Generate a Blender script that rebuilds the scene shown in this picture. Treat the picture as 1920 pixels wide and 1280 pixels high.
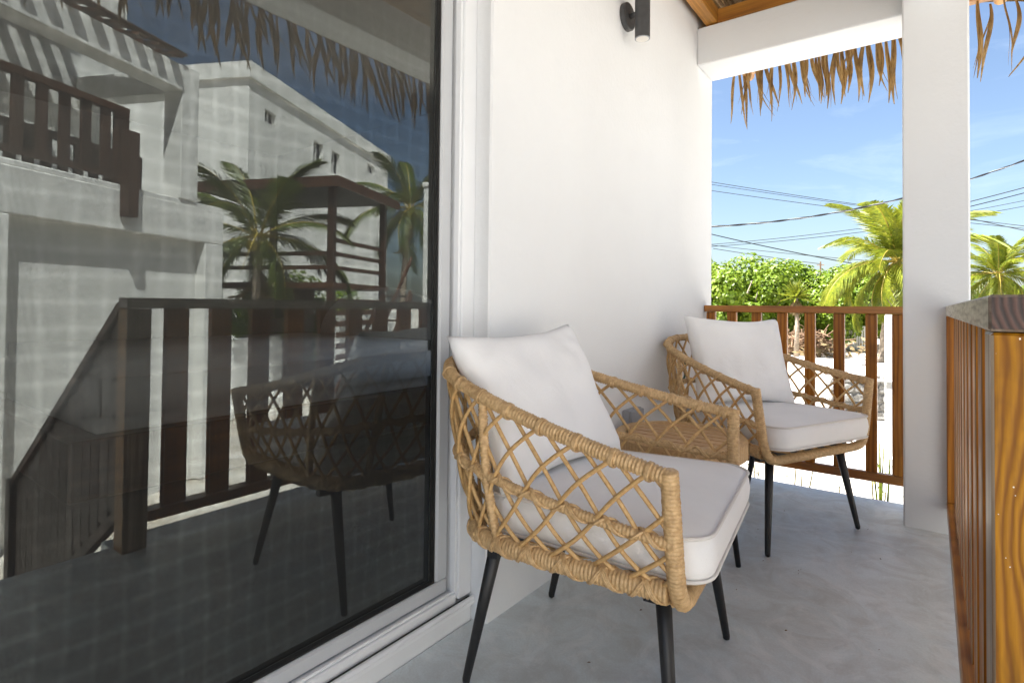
import bpy, bmesh, math, random
from mathutils import Vector, Matrix, Euler, noise
R = math.radians
random.seed(7)
for o in list(bpy.data.objects): bpy.data.objects.remove(o)
SC = bpy.context.scene
COL = SC.collection

# ------------------------------------------------------------------ camera
cam_d = bpy.data.cameras.new('camera'); cam = bpy.data.objects.new('camera', cam_d); COL.objects.link(cam)
cam_d.sensor_width = 36.0; cam_d.lens = 1047.98 * 36 / 1920
cam_d.shift_y = -(640 - 554.74) / 1920; cam_d.clip_start = 0.02; cam_d.clip_end = 3000
cam.matrix_world = (Matrix.Translation((1.1211, 0, 1.0)) @ Matrix.Rotation(0.6432, 4, 'Z')
                    @ Matrix.Rotation(math.pi / 2 + 0.0182, 4, 'X') @ Matrix.Rotation(0.01, 4, 'Z'))
SC.camera = cam
# ------------------------------------------------------------------ light
SUN_EL, SUN_AZ = 60.0, 240.0          # azimuth clockwise from +Y: the sun stands behind the house, over the roof
w = bpy.data.worlds.new('World'); SC.world = w; w.use_nodes = True
nt = w.node_tree; N, L = nt.nodes, nt.links
for n in list(N): N.remove(n)
sky = N.new('ShaderNodeTexSky'); sky.sky_type = 'NISHITA'; sky.sun_disc = False
sky.sun_elevation = R(SUN_EL); sky.sun_rotation = R(SUN_AZ); sky.air_density = 1.0; sky.dust_density = 1.8; sky.ozone_density = 2.2
bg = N.new('ShaderNodeBackground'); bg.inputs['Strength'].default_value = 0.05
out = N.new('ShaderNodeOutputWorld')
tc = N.new('ShaderNodeTexCoord'); mp = N.new('ShaderNodeMapping'); mp.inputs['Scale'].default_value = (2.2, 2.2, 9.0)
nz = N.new('ShaderNodeTexNoise'); nz.inputs['Scale'].default_value = 2.2; nz.inputs['Detail'].default_value = 9; nz.inputs['Roughness'].default_value = .62; nz.inputs['Distortion'].default_value = .5
rp = N.new('ShaderNodeValToRGB'); rp.color_ramp.elements[0].position = .54; rp.color_ramp.elements[1].position = .80
rp.color_ramp.elements[1].color = (.14, .14, .14, 1)
mx = N.new('ShaderNodeMixRGB'); mx.inputs['Color2'].default_value = (7.5, 8.2, 9.0, 1)
L.new(tc.outputs['Generated'], mp.inputs['Vector']); L.new(mp.outputs[0], nz.inputs['Vector']); L.new(nz.outputs['Fac'], rp.inputs[0])
L.new(rp.outputs[0], mx.inputs['Fac']); L.new(sky.outputs[0], mx.inputs['Color1']); L.new(mx.outputs[0], bg.inputs['Color']); L.new(bg.outputs[0], out.inputs['Surface'])
sd = bpy.data.lights.new('sun', 'SUN'); sun = bpy.data.objects.new('sun', sd); COL.objects.link(sun)
sd.energy = 5.0; sd.angle = R(.53); sd.color = (1, .985, .96)
sdir = Vector((math.sin(R(SUN_AZ)) * math.cos(R(SUN_EL)), math.cos(R(SUN_AZ)) * math.cos(R(SUN_EL)), math.sin(R(SUN_EL))))
sun.rotation_euler = sdir.to_track_quat('Z', 'Y').to_euler(); sun.location = sdir * 30
SC.view_settings.view_transform = 'Standard'; SC.view_settings.look = 'None'
SC.view_settings.exposure = 2.28; SC.view_settings.gamma = 1; SC.view_settings.use_curve_mapping = False
SC.render.engine = 'CYCLES'
cy = SC.cycles; cy.use_denoising = True; cy.max_bounces = 12; cy.diffuse_bounces = 8; cy.glossy_bounces = 4; cy.transparent_max_bounces = 24
cy.transmission_bounces = 4; cy.caustics_reflective = False; cy.caustics_refractive = False; cy.sample_clamp_indirect = 6
try: cy.denoiser = 'OPENIMAGEDENOISE'; cy.denoising_input_passes = 'RGB_ALBEDO_NORMAL'
except Exception: pass

# ------------------------------------------------------------------ material helpers
class Mat:
    def __init__(s, name, rough=.6, spec=.5, color=(.5, .5, .5)):
        s.m = bpy.data.materials.new(name); s.m.use_nodes = True
        s.N, s.L = s.m.node_tree.nodes, s.m.node_tree.links
        s.b = s.N['Principled BSDF']; s.o = s.N['Material Output']
        s.b.inputs['Roughness'].default_value = rough; s.b.inputs['Specular IOR Level'].default_value = spec
        s.b.inputs['Base Color'].default_value = (*color, 1)
        s._tc = None
    def n(s, t, **kw):
        x = s.N.new(t)
        for k, v in kw.items():
            if k in x.inputs: x.inputs[k].default_value = v
            else: setattr(x, k, v)
        return x
    def coord(s, scale=(1, 1, 1), rot=(0, 0, 0), rnd=False, world=False):
        mp = s.n('ShaderNodeMapping'); mp.inputs['Scale'].default_value = scale; mp.inputs['Rotation'].default_value = rot
        if world:
            g = s.n('ShaderNodeNewGeometry'); src = g.outputs['Position']
        else:
            t = s.n('ShaderNodeTexCoord'); src = t.outputs['Object']
        if rnd:
            oi = s.n('ShaderNodeObjectInfo'); mu = s.n('ShaderNodeVectorMath', operation='MULTIPLY_ADD')
            cb = s.n('ShaderNodeCombineXYZ')
            for i in range(3): s.L.new(oi.outputs['Random'], cb.inputs[i])
            s.L.new(cb.outputs[0], mu.inputs[0]); mu.inputs[1].default_value = (17.3, 9.1, 23.7); s.L.new(src, mu.inputs[2]); src = mu.outputs[0]
        s.L.new(src, mp.inputs['Vector']); return mp.outputs[0]
    def noise(s, vec, scale=5, detail=4, rough=.55, dist=0):
        x = s.n('ShaderNodeTexNoise', Scale=scale, Detail=detail, Roughness=rough, Distortion=dist); s.L.new(vec, x.inputs['Vector']); return x.outputs['Fac']
    def ramp(s, fac, stops):
        x = s.n('ShaderNodeValToRGB'); e = x.color_ramp.elements
        while len(e) < len(stops): e.new(.5)
        for i, (p, c) in enumerate(stops): e[i].position = p; e[i].color = (*c, 1) if len(c) == 3 else c
        s.L.new(fac, x.inputs[0]); return x.outputs[0]
    def mix(s, f, a, b, mode='MIX'):
        x = s.n('ShaderNodeMixRGB', blend_type=mode)
        for k, v in (('Fac', f), ('Color1', a), ('Color2', b)):
            if isinstance(v, (int, float)): x.inputs[k].default_value = v
            elif isinstance(v, tuple): x.inputs[k].default_value = (*v, 1)
            else: s.L.new(v, x.inputs[k])
        return x.outputs[0]
    def color(s, c): s.L.new(c, s.b.inputs['Base Color'])
    def bump(s, h, strength=.3, dist=.01):
        x = s.n('ShaderNodeBump', Strength=strength, Distance=dist); s.L.new(h, x.inputs['Height']); s.L.new(x.outputs[0], s.b.inputs['Normal'])
    def rough(s, r): s.L.new(r, s.b.inputs['Roughness'])
    def trans(s, w=.3, col=None):
        t = s.n('ShaderNodeBsdfTranslucent'); m = s.n('ShaderNodeMixShader'); m.inputs[0].default_value = w
        if col is not None: s.L.new(col, t.inputs['Color'])
        s.L.new(s.b.outputs[0], m.inputs[1]); s.L.new(t.outputs[0], m.inputs[2]); s.L.new(m.outputs[0], s.o.inputs['Surface'])

def simple(name, c, rough=.6, spec=.5, var=.12, sc=8, bump=0, metal=0):
    m = Mat(name, rough, spec); v = m.coord(rnd=True); f = m.noise(v, sc, 5)
    lo = tuple(x * (1 - var) for x in c); hi = tuple(min(1, x * (1 + var)) for x in c)
    m.color(m.ramp(f, [(.3, lo), (.7, hi)])); m.b.inputs['Metallic'].default_value = metal
    if bump: m.bump(m.noise(v, sc * 12, 4), bump, .003)
    return m.m

def stucco(name, c, sc=1.0, dirt=.06):
    m = Mat(name, .75, .3); v = m.coord(world=True)
    big = m.noise(v, .9 * sc, 5, .6); fine = m.noise(v, 38 * sc, 6, .6); mid = m.noise(v, 5 * sc, 4, .6)
    base = m.ramp(big, [(.3, tuple(x * (1 - dirt) for x in c)), (.7, c)])
    base = m.mix(m.ramp(mid, [(.55, (0, 0, 0)), (.8, (.10, .10, .10))]), base, tuple(x * .86 for x in c))
    m.color(base); h = m.mix(.5, fine, mid); m.bump(h, .4, .008); return m.m
M_wall = stucco('white_stucco', (.745, .762, .775))
M_wall_out = stucco('outdoor_white_stucco', (.80, .79, .76), .6, .14)

def wood(name, axis, lo, hi, mid=None, rough=.42, scale=1.0, coat=.25, dark=(.03, .012, .004), ring=1.0):
    m = Mat(name, rough, .5); st = 9 * scale; ln = .8 * scale
    s = {'x': (ln, st, st), 'y': (st, ln, st), 'z': (st, st, ln)}[axis]
    v = m.coord(s, rnd=True)
    n1 = m.noise(v, 1.1, 3, .5, .4)
    wv = m.n('ShaderNodeTexWave', wave_type='BANDS', bands_direction='X' if axis != 'x' else 'Y', Scale=1.6 * ring, Distortion=7.0, Detail=2.0)
    wv.inputs['Detail Scale'].default_value = .8
    m.L.new(v, wv.inputs['Vector'])
    s2 = {'x': (2, 90, 90), 'y': (90, 2, 90), 'z': (90, 90, 2)}[axis]
    fib = m.noise(m.coord(s2, rnd=True), 1.5, 4, .7)
    c = m.ramp(m.mix(.28, n1, wv.outputs['Fac']), [(.18, lo), (.5, mid or tuple((a + b) / 2 for a, b in zip(lo, hi))), (.85, hi)])
    c = m.mix(m.ramp(fib, [(.42, (0, 0, 0)), (.75, (.55, .55, .55))]), c, dark)
    blot = m.noise(m.coord(rnd=True), 4.5, 3, .6)
    c = m.mix(m.ramp(blot, [(.56, (0, 0, 0)), (.78, (.45, .45, .45))]), c, dark)
    m.color(c); m.bump(fib, .25, .002)
    m.rough(m.ramp(blot, [(.3, (rough - .1,) * 3), (.7, (rough + .12,) * 3)]))
    m.b.inputs['Coat Weight'].default_value = coat; m.b.inputs['Coat Roughness'].default_value = .28
    return m.m
WL, WM, WH = (.17, .052, .007), (.38, .140, .016), (.56, .240, .032)
M_woodx = wood('stained_wood_x', 'x', WL, WH, WM); M_woody = wood('stained_wood_y', 'y', WL, WH, WM); M_woodz = wood('stained_wood_z', 'z', WL, WH, WM)
M_rafx = wood('rafter_wood_x', 'x', (.30, .11, .015), (.52, .24, .04), rough=.5, coat=.1); M_rafy = wood('rafter_wood_y', 'y', (.34, .13, .018), (.58, .28, .05), rough=.5, coat=.1)
M_darkz = wood('dark_stair_wood_z', 'z', (.022, .010, .006), (.07, .030, .014), rough=.55, coat=0)
M_darkx = wood('dark_stair_wood_x', 'x', (.035, .014, .006), (.11, .045, .018), rough=.55, coat=0)

def knot_wood():       # golden pine newel with cathedral grain bending round one knot
    m = Mat('golden_newel_wood', .40, .5); v = m.coord()
    # knot position in object space
    sub = m.n('ShaderNodeVectorMath', operation='SUBTRACT'); m.L.new(v, sub.inputs[0]); sub.inputs[1].default_value = (.004, 0, .262)
    sc = m.n('ShaderNodeVectorMath', operation='MULTIPLY'); m.L.new(sub.outputs[0], sc.inputs[0]); sc.inputs[1].default_value = (1.0, .2, .50)
    ln = m.n('ShaderNodeVectorMath', operation='LENGTH'); m.L.new(sc.outputs[0], ln.inputs[0])
    # push field : x displaced by gaussian around the knot
    g = m.n('ShaderNodeMath', operation='MULTIPLY'); m.L.new(ln.outputs['Value'], g.inputs[0]); g.inputs[1].default_value = -42
    ex = m.n('ShaderNodeMath', operation='EXPONENT'); m.L.new(g.outputs[0], ex.inputs[0])
    sx = m.n('ShaderNodeSeparateXYZ'); m.L.new(v, sx.inputs[0])
    nn = m.noise(m.coord((6, 6, 1.1)), 1.6, 4, .6)
    a = m.n('ShaderNodeMath', operation='MULTIPLY'); m.L.new(nn, a.inputs[0]); a.inputs[1].default_value = .062
    b = m.n('ShaderNodeMath', operation='ADD'); m.L.new(sx.outputs[0], b.inputs[0]); m.L.new(a.outputs[0], b.inputs[1])
    e2 = m.n('ShaderNodeMath', operation='MULTIPLY'); m.L.new(ex.outputs[0], e2.inputs[0]); e2.inputs[1].default_value = .07
    c = m.n('ShaderNodeMath', operation='ADD'); m.L.new(b.outputs[0], c.inputs[0]); m.L.new(e2.outputs[0], c.inputs[1])
    d = m.n('ShaderNodeMath', operation='MULTIPLY'); m.L.new(c.outputs[0], d.inputs[0]); d.inputs[1].default_value = 560
    si = m.n('ShaderNodeMath', operation='SINE'); m.L.new(d.outputs[0], si.inputs[0])
    f = m.n('ShaderNodeMath', operation='MULTIPLY_ADD'); m.L.new(si.outputs[0], f.inputs[0]); f.inputs[1].default_value = .5; f.inputs[2].default_value = .5
    col = m.ramp(f.outputs[0], [(.0, (.21, .078, .003)), (.4, (.31, .130, .004)), (1, (.40, .18, .006))])
    fib = m.noise(m.coord((170, 170, 5)), 1.4, 4, .7)
    col = m.mix(m.ramp(fib, [(.4, (0, 0, 0)), (.75, (.5, .5, .5))]), col, (.16, .06, .01))
    blot = m.noise(m.coord((9, 9, 3)), 1.7, 4, .6, .6)
    col = m.mix(m.ramp(blot, [(.50, (0, 0, 0)), (.66, (.62, .62, .62))]), col, (.055, .026, .012))
    col = m.mix(m.ramp(ex.outputs[0], [(.42, (0, 0, 0)), (.62, (.95, .95, .95))]), col, (.018, .008, .004))
    sp = m.noise(m.coord((30, 30, 30)), 6.5, 1, .4); col = m.mix(m.ramp(sp, [(.775, (0, 0, 0)), (.785, (1, 1, 1))]), col, (.75, .73, .66))
    m.color(col); m.bump(m.mix(.5, fib, f.outputs[0]), .22, .002); m.b.inputs['Specular IOR Level'].default_value = .2
    return m.m
M_newel = knot_wood()
def sheen_faces(src, name, lo_=-1.1, hi_=-.6):      # same wood, grazing sheen and edge highlights painted pale on porch-side faces
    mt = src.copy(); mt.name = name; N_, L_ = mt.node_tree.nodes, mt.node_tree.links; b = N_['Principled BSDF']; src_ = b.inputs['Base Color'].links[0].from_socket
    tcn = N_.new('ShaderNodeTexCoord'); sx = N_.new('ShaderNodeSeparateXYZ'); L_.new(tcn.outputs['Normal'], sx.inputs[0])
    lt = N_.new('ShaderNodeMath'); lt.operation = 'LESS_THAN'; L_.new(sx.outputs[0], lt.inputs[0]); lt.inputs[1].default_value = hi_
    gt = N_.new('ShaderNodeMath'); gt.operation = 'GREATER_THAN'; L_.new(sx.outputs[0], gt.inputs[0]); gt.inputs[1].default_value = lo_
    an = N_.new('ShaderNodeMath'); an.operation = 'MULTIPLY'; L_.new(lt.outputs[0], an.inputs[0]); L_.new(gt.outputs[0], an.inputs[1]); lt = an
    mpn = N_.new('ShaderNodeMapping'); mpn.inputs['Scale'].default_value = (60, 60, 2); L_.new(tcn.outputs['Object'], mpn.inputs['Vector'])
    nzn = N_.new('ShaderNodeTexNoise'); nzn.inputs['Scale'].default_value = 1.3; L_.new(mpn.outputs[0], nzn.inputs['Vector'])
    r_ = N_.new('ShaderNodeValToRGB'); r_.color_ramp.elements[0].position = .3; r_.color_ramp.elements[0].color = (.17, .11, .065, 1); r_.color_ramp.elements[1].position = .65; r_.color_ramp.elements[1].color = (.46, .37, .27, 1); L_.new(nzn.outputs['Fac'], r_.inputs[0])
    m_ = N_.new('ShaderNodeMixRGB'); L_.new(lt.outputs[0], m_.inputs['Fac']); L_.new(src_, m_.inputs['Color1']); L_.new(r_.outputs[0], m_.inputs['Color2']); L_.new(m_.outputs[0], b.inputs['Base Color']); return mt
for _m in (M_woodz,):
    _b = _m.node_tree.nodes['Principled BSDF']; _b.inputs['Coat Weight'].default_value = .05; _b.inputs['Specular IOR Level'].default_value = .3
M_newel = sheen_faces(M_newel, 'golden_newel_sheen'); M_woodz_shine = sheen_faces(M_woodz, 'stained_wood_edge_shine', -.9, -.5)  # newel: sheen painted on its porch face; balusters: highlights painted on the bevels
_b = M_woodz_shine.node_tree.nodes['Principled BSDF']; _b.inputs['Specular IOR Level'].default_value = .12; _b.inputs['Coat Weight'].default_value = 0

def endgrain():
    m = Mat('end_grain_wood', .5, .5); v = m.coord()
    sub = m.n('ShaderNodeVectorMath', operation='SUBTRACT'); m.L.new(v, sub.inputs[0]); sub.inputs[1].default_value = (.03, 0, .012)
    mu = m.n('ShaderNodeVectorMath', operation='MULTIPLY'); m.L.new(sub.outputs[0], mu.inputs[0]); mu.inputs[1].default_value = (1, .03, 1)
    wv = m.n('ShaderNodeTexWave', wave_type='RINGS', rings_direction='SPHERICAL', Scale=48, Distortion=2.2, Detail=3); m.L.new(mu.outputs[0], wv.inputs['Vector'])
    nz = m.noise(m.coord(), 60, 4, .7)
    # grazing sheen painted grey on the inner vertical face, dark brown on the cut end
    g = m.n('ShaderNodeNewGeometry'); s = m.n('ShaderNodeSeparateXYZ'); m.L.new(g.outputs['Normal'], s.inputs[0])
    ab = m.n('ShaderNodeMath', operation='ABSOLUTE'); m.L.new(s.outputs[1], ab.inputs[0])
    brown = m.ramp(wv.outputs['Fac'], [(.1, (.022, .009, .006)), (.9, (.085, .036, .024))])
    gw = m.n('ShaderNodeTexWave', wave_type='BANDS', bands_direction='Z', Scale=3.2, Distortion=11, Detail=3); gw.inputs['Detail Scale'].default_value = 1.2; m.L.new(m.coord((6, 1.3, 6)), gw.inputs['Vector']); gv = m.mix(.80, gw.outputs['Fac'], m.noise(m.coord((60, 3, 60)), 1.2, 4, .6, 1.5)); grey = m.ramp(gv, [(.3, (.26, .20, .14)), (.5, (.48, .42, .33)), (.75, (.62, .57, .47))])
    c = m.mix(ab.outputs[0], grey, brown); c = m.mix(m.ramp(nz, [(.5, (0, 0, 0)), (.8, (.5, .5, .5))]), c, (.02, .008, .005))
    m.color(c); m.bump(m.mix(.5, wv.outputs['Fac'], nz), .3, .002); m.b.inputs['Coat Weight'].default_value = .15; m.b.inputs['Coat Roughness'].default_value = .35
    return m.m
M_endgrain = endgrain()

def concrete():
    m = Mat('polished_cement', .5, .5); v = m.coord(world=True)
    a = m.noise(v, 1.3, 6, .6, .7); b = m.noise(m.coord((1, 1.0, 1), world=True), 6, 7, .68, 1.2); c = m.noise(v, 160, 3, .6)
    col = m.ramp(a, [(.28, (.56, .63, .66)), (.5, (.68, .75, .775)), (.74, (.76, .82, .84))])
    col = m.mix(m.ramp(b, [(.36, (.55, .55, .55)), (.60, (0, 0, 0))]), col, (.46, .46, .44))
    wv = m.n('ShaderNodeTexWave', wave_type='RINGS', rings_direction='Z', Scale=5.2, Distortion=5.5, Detail=4); m.L.new(m.coord((1, 1, 1), world=True), wv.inputs['Vector'])
    gate = m.ramp(m.noise(v, 2.0, 2), [(.52, (0, 0, 0)), (.68, (.22, .22, .22))])
    arc = m.mix(gate, (0, 0, 0), wv.outputs['Color'])
    col = m.mix(arc, col, (.82, .82, .81))
    sp = m.ramp(m.noise(v, 26, 2, .5), [(.79, (0, 0, 0)), (.80, (.6, .6, .6))]); col = m.mix(sp, col, (.10, .095, .09)); col = m.mix(m.ramp(c, [(.40, (.16, .16, .16)), (.60, (0, 0, 0))]), col, (.40, .40, .40)); pt = m.ramp(m.noise(m.coord((1, 1, 1), world=True), 3.1, 8, .75, 2.0), [(.50, (0, 0, 0)), (.60, (.34, .34, .34))]); col = m.mix(pt, col, (.86, .87, .87))
    m.color(col); m.rough(m.ramp(b, [(.3, (.50,) * 3), (.7, (.30,) * 3)])); m.b.inputs['Specular IOR Level'].default_value = .75; m.bump(m.mix(.5, b, c), .22, .004)
    return m.m
M_floor = concrete()

def sand():
    m = Mat('coral_sand', .95, .1); v = m.coord(world=True)
    a = m.noise(v, .35, 6, .6); b = m.noise(v, 2.6, 6, .65); c = m.noise(v, 30, 4, .7)
    col = m.ramp(a, [(.3, (.50, .455, .39)), (.5, (.59, .555, .50)), (.7, (.66, .635, .59))])
    col = m.mix(m.ramp(b, [(.45, (0, 0, 0)), (.70, (.55, .55, .55))]), col, (.34, .24, .13))
    col = m.mix(m.ramp(c, [(.56, (0, 0, 0)), (.75, (.4, .4, .4))]), col, (.25, .18, .11))
    m.color(col); m.bump(m.mix(.5, b, c), .7, .05); return m.m
M_sand = sand()

def leafmat(name, lo, hi, tr=.35, rough=.45):
    m = Mat(name, rough, .4); v = m.coord(rnd=True)
    f = m.noise(v, 2.2, 3, .6); f2 = m.n('ShaderNodeTexNoise', Scale=14.0); m.L.new(v, f2.inputs['Vector'])
    c = m.ramp(m.mix(.55, f, f2.outputs['Fac']), [(.35, lo), (.65, hi)]); m.color(c); m.trans(tr, c); return m.m
M_grape = leafmat('sea_grape_leaf', (.065, .135, .009), (.25, .33, .020), .36)
M_frond = leafmat('palm_leaflet', (.07, .115, .014), (.30, .31, .025), .38)
M_frond_shade = leafmat('shaded_palm_leaflet', (.045, .075, .015), (.14, .16, .03), .25)  # darker leaflet copy: partial shade put into the colour of the mirrored palms
M_frondd = leafmat('dry_palm_leaflet', (.16, .11, .05), (.30, .22, .11), .2, .8)
M_rachis = simple('palm_rachis', (.36, .27, .05), .5)
M_trunk = simple('palm_trunk', (.26, .21, .16), .9, var=.4, sc=14, bump=.8)
M_twig = simple('dead_brush', (.20, .12, .07), .9, var=.4, sc=5)
M_straw = simple('plant_straw', (.30, .27, .10), .7, var=.3)
def thatchmat():
    m = Mat('dry_thatch_leaf', .6, .35); v = m.coord((1, 1, 1), rnd=True)
    a = m.noise(m.coord((60, 60, 3), rnd=True), 1.6, 4, .7); b = m.noise(v, 7, 3, .6)
    c = m.ramp(a, [(.3, (.13, .072, .024)), (.5, (.34, .21, .075)), (.72, (.52, .36, .165))])
    c = m.mix(m.ramp(b, [(.48, (0, 0, 0)), (.7, (.7, .7, .7))]), c, (.085, .048, .022)); m.color(c); m.bump(a, .5, .003); m.trans(.32, c); return m.m
M_thatch = thatchmat()
def rattanmat(name, lo, hi):
    m = Mat(name, .48, .5); v = m.coord(rnd=False)
    a = m.noise(v, 90, 4, .6); b = m.noise(v, 9, 3, .6)
    c = m.ramp(a, [(.3, lo), (.7, hi)]); c = m.mix(m.ramp(b, [(.4, (0, 0, 0)), (.75, (.4, .4, .4))]), c, tuple(x * .7 for x in lo))
    m.color(c); m.bump(a, .2, .001); return m.m
M_rat = rattanmat('wound_rattan', (.42, .26, .11), (.72, .50, .26))
M_cane = rattanmat('lattice_cane', (.46, .275, .105), (.68, .45, .20))
def fabric(name, c):
    m = Mat(name, .9, .15); v = m.coord()
    wv = m.noise(m.coord((700, 700, 700)), 1, 2); st = m.noise(v, 3.5, 4, .6)
    col = m.ramp(st, [(.35, tuple(x * .95 for x in c)), (.6, c)]); m.color(col)
    f = m.mix(.22, m.noise(v, 6, 5, .62, 1.2), wv); m.bump(f, .55, .012); m.b.inputs['Sheen Weight'].default_value = .15; return m.m
M_cush = fabric('off_white_canvas', (.895, .90, .90))
M_pipe = fabric('cushion_piping', (.78, .76, .73))
M_black = simple('black_powder_coat', (.012, .012, .013), .42, .5, .2, 30, .1)
M_alum = simple('silver_aluminium_frame', (.50, .52, .54), .42, .5, .04, 2)
M_alumw = simple('white_aluminium_frame', (.76, .78, .80), .38, .5, .03, 2)
M_gasket = simple('black_rubber_gasket', (.012, .011, .010), .6)
M_lamp = simple('charcoal_metal', (.055, .056, .058), .5, .5, .15, 40, .15)
M_lens = simple('frosted_lens', (.75, .73, .68), .35)
M_box = simple('grey_plastic', (.30, .32, .35), .5, .5, .05)
M_tabtop = wood('tan_table_slat', 'x', (.46, .27, .125), (.62, .40, .20), rough=.5, coat=0, dark=(.36, .20, .09))
M_tabring = rattanmat('table_ring', (.46, .28, .12), (.62, .40, .19))
M_white = simple('white_painted_wood', (.76, .75, .72), .6, .4, .06, 6, .2)
M_stone = simple('grey_coral_stone', (.20, .195, .18), .95, .2, .45, 9, .9)
M_cable = simple('black_cable', (.02, .021, .022), .6); M_cable2 = simple('silver_cable', (.35, .36, .36), .5)
M_darkfloor = simple('dark_room_floor', (.06, .045, .035), .5, sc=2)
M_room = simple('room_plaster', (.45, .44, .42), .9, sc=1)
M_bed = fabric('grey_bedspread', (.80, .82, .85)); M_bedwood = wood('bed_wood', 'y', (.03, .012, .006), (.10, .04, .018))
M_roofd = simple('dark_roofing', (.035, .03, .027), .8); M_winglass = simple('dark_window', (.03, .035, .04), .12)
M_green = simple('green_hose', (.03, .09, .025), .4)

# mesh screen: real open weave, 1.5 mm pitch, see-through between the wires
def screen_mat():
    m = Mat('fly_screen_weave', .7, .3, (.020, .021, .021)); g = m.n('ShaderNodeNewGeometry'); s = m.n('ShaderNodeSeparateXYZ'); m.L.new(g.outputs['Position'], s.inputs[0])
    res = []
    for k, pitch in ((1, .00150), (2, .00150)):
        wv_ = m.n('ShaderNodeTexNoise', Scale=(3.1, 2.3)[k - 1], Detail=1.0); m.L.new(g.outputs['Position'], wv_.inputs['Vector'])
        dd = m.n('ShaderNodeMath', operation='MULTIPLY_ADD'); m.L.new(wv_.outputs['Fac'], dd.inputs[0]); dd.inputs[1].default_value = .004; m.L.new(s.outputs[k], dd.inputs[2])
        a = m.n('ShaderNodeMath', operation='DIVIDE'); m.L.new(dd.outputs[0], a.inputs[0]); a.inputs[1].default_value = pitch
        f = m.n('ShaderNodeMath', operation='FRACT'); m.L.new(a.outputs[0], f.inputs[0])
        l = m.n('ShaderNodeMath', operation='LESS_THAN'); m.L.new(f.outputs[0], l.inputs[0]); l.inputs[1].default_value = .17 if k == 1 else .18; res.append(l.outputs[0])
    mxm = m.n('ShaderNodeMath', operation='MAXIMUM'); m.L.new(res[0], mxm.inputs[0]); m.L.new(res[1], mxm.inputs[1])
    t = m.n('ShaderNodeBsdfTransparent'); ms = m.n('ShaderNodeMixShader'); m.L.new(mxm.outputs[0], ms.inputs[0]); m.L.new(t.outputs[0], ms.inputs[1]); m.L.new(m.b.outputs[0], ms.inputs[2])
    m.L.new(ms.outputs[0], m.o.inputs['Surface']); return m.m
M_screen = screen_mat()
def glass_mat():
    m = Mat('tinted_reflective_glass'); fr = m.n('ShaderNodeFresnel'); fr.inputs['IOR'].default_value = 1.55
    a = m.n('ShaderNodeMath', operation='MULTIPLY_ADD'); m.L.new(fr.outputs[0], a.inputs[0]); a.inputs[1].default_value = 1.2; a.inputs[2].default_value = .175
    t = m.n('ShaderNodeBsdfTransparent'); t.inputs['Color'].default_value = (.80, .82, .80, 1); gl = m.n('ShaderNodeBsdfGlossy', Roughness=0.0); gl.inputs['Color'].default_value = (.90, .97, .93, 1)
    ms = m.n('ShaderNodeMixShader'); m.L.new(a.outputs[0], ms.inputs[0]); m.L.new(t.outputs[0], ms.inputs[1]); m.L.new(gl.outputs[0], ms.inputs[2]); m.L.new(ms.outputs[0], m.o.inputs['Surface']); return m.m
M_glass = glass_mat()
M_pane = M_glass.copy(); M_pane.name = 'clear_pane'
for _n in M_pane.node_tree.nodes:
    if _n.type == 'BSDF_TRANSPARENT': _n.inputs['Color'].default_value = (.95, .96, .95, 1)
    if _n.type == 'MATH': _n.inputs[1].default_value = 1.0; _n.inputs[2].default_value = 0

# ------------------------------------------------------------------ object helpers
def link(o, parent=None):
    COL.objects.link(o)
    if parent: o.parent = parent
    return o
def tag(o, label=None, cat=None, group=None, kind=None):
    for k, v in (('label', label), ('category', cat), ('group', group), ('kind', kind)):
        if v: o[k] = v
    return o
def thing(name, label, cat, loc=(0, 0, 0), rz=0, group=None):
    o = bpy.data.objects.new(name, None); o.empty_display_size = .1; link(o); o.location = loc; o.rotation_euler = (0, 0, rz)
    return tag(o, label, cat, group)
def meshobj(name, me, parent=None, loc=(0, 0, 0), rot=(0, 0, 0)):
    o = bpy.data.objects.new(name, me); link(o, parent); o.location = loc; o.rotation_euler = rot; return o
def mesh(name, vs, fs, mat, smooth=False):
    me = bpy.data.meshes.new(name); me.from_pydata([tuple(v) for v in vs], [], fs); me.materials.append(mat)
    if smooth: me.polygons.foreach_set('use_smooth', [True] * len(me.polygons))
    me.update(); return me
_bc = {}
def boxmesh(size, mat, bev=.003):
    key = (tuple(round(s, 5) for s in size), mat.name, bev)
    if key in _bc: return _bc[key]
    bm = bmesh.new(); bmesh.ops.create_cube(bm, size=1)
    bmesh.ops.scale(bm, vec=size, verts=bm.verts)
    if bev > 0: bmesh.ops.bevel(bm, geom=bm.edges[:], offset=min(bev, min(size) * .3), segments=1, affect='EDGES', profile=.5)
    me = bpy.data.meshes.new('box'); bm.to_mesh(me); bm.free(); me.materials.append(mat); _bc[key] = me; return me
def box(name, lo, hi, mat, parent=None, bev=.003, rot=(0, 0, 0)):
    c = [(a + b) / 2 for a, b in zip(lo, hi)]; s = [abs(b - a) for a, b in zip(lo, hi)]
    return meshobj(name, boxmesh(s, mat, bev), parent, c, rot)
def bar(name, a, b, w, h, mat, parent=None, bev=.003):   # a beam of section w x h from a to b, long axis local x
    a, b = Vector(a), Vector(b); d = b - a; me = boxmesh((d.length, w, h), mat, bev)
    q = d.to_track_quat('X', 'Z'); o = meshobj(name, me, parent, (a + b) / 2); o.rotation_euler = q.to_euler(); return o
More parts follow.
